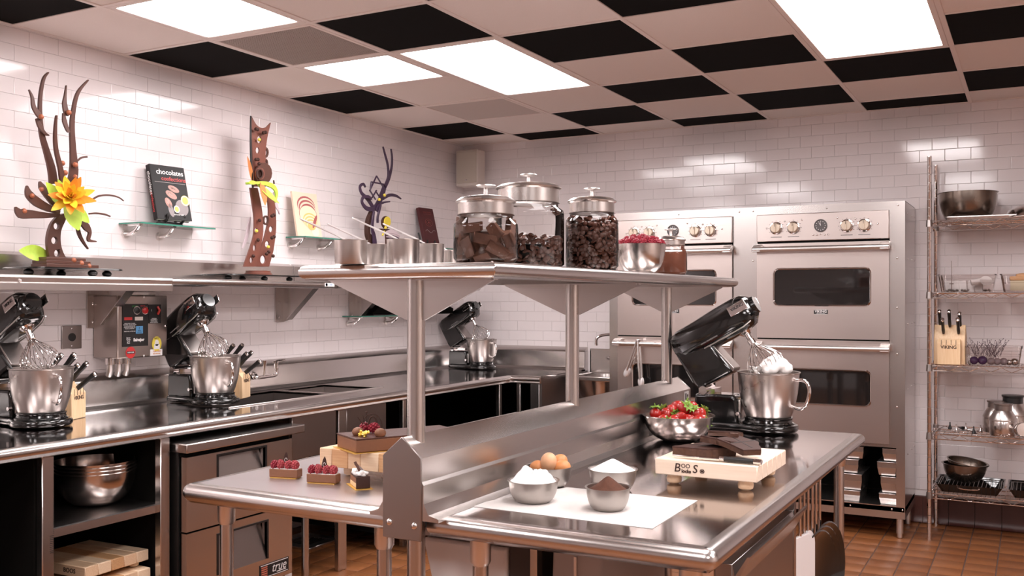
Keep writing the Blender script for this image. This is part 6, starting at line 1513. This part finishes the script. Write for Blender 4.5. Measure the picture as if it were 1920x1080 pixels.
ANT = [([(100, 345), (94, 315), (82, 280), (72, 250), (67, 215), (66, 180), (70, 150), (77, 138)], (9, 8, 6, 5, 4, 3.2, 2.6, 1), 0), ([(117, 345), (110, 318), (98, 280), (93, 250), (92, 218)], (6, 5, 4, 3.2, 1.5), .03),
       ([(134, 345), (136, 318), (132, 280), (128, 240), (129, 205), (135, 175), (152, 152)], (10, 9, 6, 5, 4, 3, 1), -.01)]
for pts, ws, dx in ANT: ribbon(pts, ws, X1 + dx, CHOC_S, 'antler', s1, .013, lambda q: .05 * q)
for pts, ws in (([(54, 168), (60, 182), (63, 200), (72, 215), (80, 222)], (1, 3, 4.5, 5.5, 3)), ([(68, 222), (74, 236), (84, 250), (92, 254)], (2, 4.5, 3, 1)), ([(124, 160), (122, 180), (121, 195), (124, 210), (129, 216)], (1, 2.5, 5, 6, 3)), ([(119, 212), (121, 228), (127, 245), (130, 246)], (2, 4.5, 3, 1))):
    ribbon(pts, ws, X1 + .035, CHOC_S, 'thorn', s1, .010)
for u, v, r, x in ((77, 219, 5, .055), (129, 211, 5, .05), (117, 306, 5, .02), (122, 324, 5.2, .02), (141, 309, 5, .02), (141, 331, 4, .02), (45, 396, 5.5, .03), (60, 367, 4.5, .03), (78, 355, 4.5, .03), (138, 488, 5, .04), (152, 494, 5.5, .04), (166, 499, 5.5, .04)):
    p = on_x(u, v, X1 + x); d = px(p)[2]; MB().ell(p, r / FOC * d, 14, 9).obj('truffle_bead', mat('copper bead', (.34, .10, .045), .3) if 'copper bead' not in bpy.data.materials else bpy.data.materials['copper bead'], s1)
for pts, ws, dx in (([(112, 403), (88, 404), (60, 402), (38, 400), (28, 388)], (3, 5, 7.5, 9, 1), .03), ([(112, 398), (90, 390), (68, 378), (54, 364), (50, 348)], (3, 7, 9, 8, 1), .02), ([(114, 392), (100, 378), (86, 362), (78, 350), (74, 340)], (4, 8, 7, 6.5, 1), .01), ([(138, 400), (150, 412), (162, 426), (168, 436), (166, 450), (180, 453)], (3, 6, 7, 3, 3, 1), .03), ([(144, 418), (148, 438), (156, 454), (165, 467)], (4, 3.5, 2.5, 1), .0)):
    ribbon(pts, ws, X1 + dx, CHOC_S, 'feather', s1, .012)
for pts in ([(168, 378), (184, 368), (204, 366), (222, 370), (232, 377)], [(166, 401), (180, 400), (196, 402), (207, 406)], [(142, 305), (152, 296), (164, 294)]): ribbon(pts, (1.6, 1.8, 1.8, 1.4, 1), X1 + .0, CHOC_S, 'tendril', s1, .007)
yel, ora = mat('yellow petal', (.86, .52, .025), .5, noise=.3, nscale=25), mat('orange petal', (.80, .27, .02), .5, noise=.3, nscale=25)
FC = on_x(132, 370, X1 + .09)
def petal(par, c, direc, up_, L_, W_, m, name='petal', curl=.25, n=7):
    direc = Vector(direc).normalized(); up_ = (Vector(up_) - direc * Vector(up_).dot(direc)).normalized(); sd = direc.cross(up_)
    rings = []
    for i in range(n + 1):
        q = i / n; w_ = W_ * math.sin(math.pi * min(.985, .10 + .9 * q)) ** .75; p = Vector(c) + direc * L_ * q + up_ * (L_ * curl * q * q)
        e = up_ * (w_ * .25)
        rings.append([p + sd * w_ + e, p + up_ * .0012, p - sd * w_ + e, p - up_ * .0012 ])
    return MB().rings(rings).obj(name, m, par, ang=60)
fl = random.Random(3); vN = Vector((.75, -.45, .25)).normalized()
e1 = vN.cross(Vector((0, 0, 1))).normalized(); e2 = e1.cross(vN)
for lay, (m_, L_, W_, tilt) in enumerate(((9, .105, .020, 8), (9, .088, .018, 28), (7, .068, .015, 50), (5, .045, .011, 72))):
    for k in range(m_):
        a = 2 * math.pi * (k + .5 * (lay % 2)) / m_ + fl.uniform(-.12, .12); r = e1 * math.cos(a) + e2 * math.sin(a); tl = R(tilt + fl.uniform(-8, 8))
        petal(s1, FC, r * math.cos(tl) + vN * math.sin(tl), vN, L_ * fl.uniform(.85, 1.1), W_, (ora if (k * 7 + lay) % 3 == 0 or lay == 0 and k % 2 else yel), 'petal', .18)
for u0, v0, u1, v1, w_, dx in ((118, 385, 84, 342, 12, .03), (124, 375, 107, 336, 8, .02), (126, 380, 146, 432, 16, .06), (134, 385, 166, 418, 11, .05), (88, 478, 33, 471, 15, -.03)):
    a_, c_ = on_x(u0, v0, X1 + dx), on_x(u1, v1, X1 + dx + .02); d = px(a_)[2]
    petal(s1, a_, c_ - a_, (1, -.3, .2), (c_ - a_).length, w_ / FOC * d, LEAF_L, 'leaf', .05)
# -- second sculpture (tower)
X2 = -3.95
s2 = thing('chocolate_sculpture', 'tall reddish chocolate tower sculpture with holes and an orange leaf collar', 'sculpture', (0, 0, 0), 0, 'chocolate showpieces')
a, b_ = on_x(400, 516, X2), on_x(541, 512, X2); ty = (a.y + b_.y) / 2
MB().prism(rrect(-.13, .12, a.y - ty, b_.y - ty, .05), 'z', zt + .026, zt + .034).obj('tray', BLACK_G, s2, bevel=.003).location = (X2, ty, 0)
for y, x in ((a.y + .06, .05), (b_.y - .05, .05), (ty + .03, .06), (ty, -.08)): MB().ell((X2 + x, y, zt + .0135), (.02, .02, .013), 14, 8).obj('tray_foot', BLACK_P, s2)
pc_ = on_x(484, 508, X2)
MB().lathe([(.001, 0), (.078, 0), (.078, .010), (.070, .012), (.070, .024), (.001, .024)], (X2, pc_.y, zt + .0345), 28).obj('round_base', CHOC_R, s2)
lo = smooth2([(468, 352), (472, 380), (476, 410), (475, 440), (468, 465), (456, 500)]) + [(478, 500)] + smooth2([(486, 470), (492, 440), (492, 410), (488, 380), (482, 352)])
uvplate(lo, [circ(479, 432, 3, 4.5)[::-1], circ(476, 465, 3, 6)[::-1], circ(470, 488, 3, 6)[::-1]], X2 + .015, .010, CHOC_R, 'left_leg', s2)
ro = smooth2([(498, 362), (502, 385), (502, 410), (496, 440), (486, 470), (472, 500)]) + [(504, 500)] + smooth2([(512, 470), (516, 440), (517, 410), (515, 385), (510, 362)])
uvplate(ro, [circ(507, 430, 3.5, 5.5)[::-1], circ(500, 458, 4, 6)[::-1], circ(492, 487, 5, 8)[::-1]], X2 - .01, .010, CHOC_R, 'right_leg', s2)
up_o = [(471, 218)] + smooth2([(470, 240), (472, 280), (474, 320), (476, 350)]) + [(498, 350)] + smooth2([(497, 320), (497, 290), (500, 260), (507, 230)]) + smooth2([(500, 238), (490, 240), (480, 234), (471, 218)])[1:-1]
uvplate(up_o, [circ(485, 262, 4, 7)[::-1], circ(482, 282, 3.5, 6)[::-1], circ(484, 330, 4, 6)[::-1]], X2 + .005, .010, CHOC_R, 'upper_column', s2)
ribbon([(474, 352), (471, 310), (470, 270), (470, 240), (470, 217)], (1.6, 1.6, 1.6, 1.5, .6), X2 + .024, BLACK_P, 'dark_edge', s2, .01)
for u, v, r1_, r0_ in ((497, 286, 8, 4.5), (496, 307, 8, 4.5), (498, 413, 7, 4)): uvplate(circ(u, v, r1_ * .75, r1_ * 1.3), [circ(u, v, r0_ * .75, r0_ * 1.5)[::-1]], X2 + .0, .012, CHOC_S, 'hoop', s2)
uvplate(circ(494, 325, 15, 20), [], X2 + .03, .014, CHOC_S, 'disc', s2); uvplate(circ(487, 326, 8.5, 11.5), [circ(487, 326, 5, 7.5)[::-1]], X2 + .045, .012, CHOC_R, 'ring', s2); uvplate(circ(487, 326, 7, 9.5), [circ(487, 326, 4.2, 7)[::-1]], X2 + .055, .006, CHOC, 'ring', s2)
for u, v in ((483, 243), (480, 242), (498, 248), (494, 249), (484, 299), (480, 299), (486, 307), (487, 413), (510, 405), (514, 403), (484, 450), (510, 446), (514, 444), (500, 476), (475, 480), (504, 472), (512, 480)):
    p = on_x(u, v, X2 + .036); MB().ell(p, 3.4 / FOC * px(p)[2], 10, 7).obj('bead', CHOC, s2)
for u, v in ((486, 262), (481, 433), (503, 463)):
    p = on_x(u, v, X2 + .03); MB().ell(p, 3.2 / FOC * px(p)[2], 10, 7).obj('gilded_bead', INK_Y, s2)
org = mat('orange rust leaf', (.52, .19, .06), .5, noise=.3, nscale=40)
for u0, v0, u1, v1, w_, dx, m_ in ((474, 342, 457, 294, 10, .02, org), (490, 342, 492, 386, 11, .06, org), (482, 344, 518, 384, 9, .055, LEAF_L), (480, 342, 462, 344, 4, .06, LEAF_L)):
    a_, c_ = on_x(u0, v0, X2 + dx), on_x(u1, v1, X2 + dx + .03); petal(s2, a_, c_ - a_, (1, .2, .3), (c_ - a_).length, w_ / FOC * px(a_)[2], m_, 'leaf', .12)
ribbon([(461, 344), (478, 343), (496, 344), (512, 350), (518, 362), (516, 380)], (2, 2.5, 4, 5, 4, 1), X2 + .06, LEAF_L, 'green_collar', s2, .01)
pch = mat('pale lilac chocolate', (.55, .45, .48), .4)
ribbon([(469, 407), (466, 425), (462, 445), (454, 466)], (1, 4, 4, 1), X2 - .03, pch, 'side_wing', s2, .008); ribbon([(514, 345), (513, 338)], (1.5, 1), X2, CHOC, 'spike', s2, .008); ribbon([(514, 360), (518, 385), (522, 394), (524, 402)], (2, 4, 2, 1), X2 - .02, pch, 'side_wing', s2, .008)
# -- third sculpture (purple swirls) on the far overshelf
X3 = -3.95
s3 = thing('chocolate_sculpture', 'small purple and black swirl sculpture between the pale and dark red books', 'sculpture', (0, 0, 0), 0, 'chocolate showpieces')
pb_ = on_x(702, 480, X3)
MB().lathe([(.001, 0), (.10, 0), (.10, .012), (.07, .014), (.07, .03), (.001, .03)], (X3, pb_.y, ZS), 28).obj('round_base', CHOC, s3)
bt = px((X3, pb_.y, ZS + .03))[1]
ribbon([(702, bt), (694, 455), (689, 438), (690, 415), (697, 396)], (9, 7, 4.5, 4, 3), X3, CHOC, 'stem', s3, .03)
ribbon([(708, bt), (702, 450), (698, 430), (699, 410), (701, 396)], (8, 5, 3, 3, 2), X3 + .03, CHOC_P, 'stem_strip', s3, .012)
for pts, ws in (([(700, 390), (690, 374), (678, 362), (675, 350), (681, 345), (685, 351)], (4, 4, 3, 2.6, 2.4, 1.6)), ([(702, 392), (688, 391), (679, 380), (681, 370), (690, 369), (697, 373)], (4, 4, 3, 2.8, 3, 2)), ([(722, 350), (729, 335), (734, 315), (735, 295), (733, 279)], (4, 3, 2.4, 2, 1.2)), ([(722, 350), (728, 332), (727, 310), (722, 290), (718, 275)], (4, 3, 2.4, 2, 1.2)), ([(718, 372), (730, 366), (742, 367), (752, 373)], (3, 3, 2.6, 1)), ([(706, 396), (710, 385), (718, 380), (731, 378)], (4, 3, 2, 1)), ([(714, 384), (711, 395), (708, 408), (708, 418)], (2, 2.4, 2.2, 2.6)), ([(702, 392), (712, 376), (718, 362), (722, 348)], (5, 6, 5, 4))):
    ribbon(pts, ws, X3 + random.uniform(-.01, .02), CHOC_P, 'swirl', s3, .010)
for (u0, v0, u1, v1) in ((693, 358, 706, 330), (706, 330, 718, 350), (718, 350, 712, 366), (696, 341, 722, 346), (696, 341, 694, 358), (694, 358, 704, 374), (704, 358, 712, 370), (698, 370, 706, 357)):
    MB().tube([on_x(u0, v0, X3 + .02), on_x(u1, v1, X3 + .02)], .0055, 6).obj('strut', CHOC_P, s3)
for u, v in ((711, 374), (721, 366)):
    p = on_x(u, v, X3 + .035); MB().ell(p, 3 / FOC * px(p)[2], 10, 7).obj('gilded_bead', INK_Y, s3)
X4 = -3.88
s4 = thing('sugar_ornament', 'small ornament of yellow sugar leaf and mauve striped fan behind the cups', 'ornament', (0, 0, 0))
pd = on_x(727, 480, X4)
MB().lathe([(.001, 0), (.06, 0), (.06, .01), (.001, .012)], (X4, pd.y, ZS), 24).obj('plinth', CHOC, s4)
bt = px((X4, pd.y, ZS + .01))[1]
ribbon([(728, bt), (726, 450), (724, 432)], (6, 5, 4), X4, CHOC, 'support', s4, .012); ribbon([(711, 430), (722, 431), (734, 432)], (1.5, 2.2, 1.2), X4 + .01, CHOC, 'bar', s4, .012)
uvplate(circ(723, 417, 8, 12), [], X4, .010, CHOC, 'oval_disc', s4); uvplate(circ(726, 416, 6, 10), [], X4 + .012, .010, mat('sugar yellow', (.62, .48, .04), .4, bump=.8, bscale=150), 'sugar_leaf', s4)
ribbon([(724, 424), (720, 434), (717, 442)], (3, 2, 1.5), X4 + .012, INK_Y, 'sugar_drip', s4, .008)
for k in range(6):
    ribbon([(724, 436 + 2 * k), (736, 434 + 3 * k), (750 - k, 442 + 3 * k)], (2.5, 4, 1.2), X4 + .02 - .004 * k, (CHOC_P, pch)[k % 2] if k else pch, 'fan_blade', s4, .006)
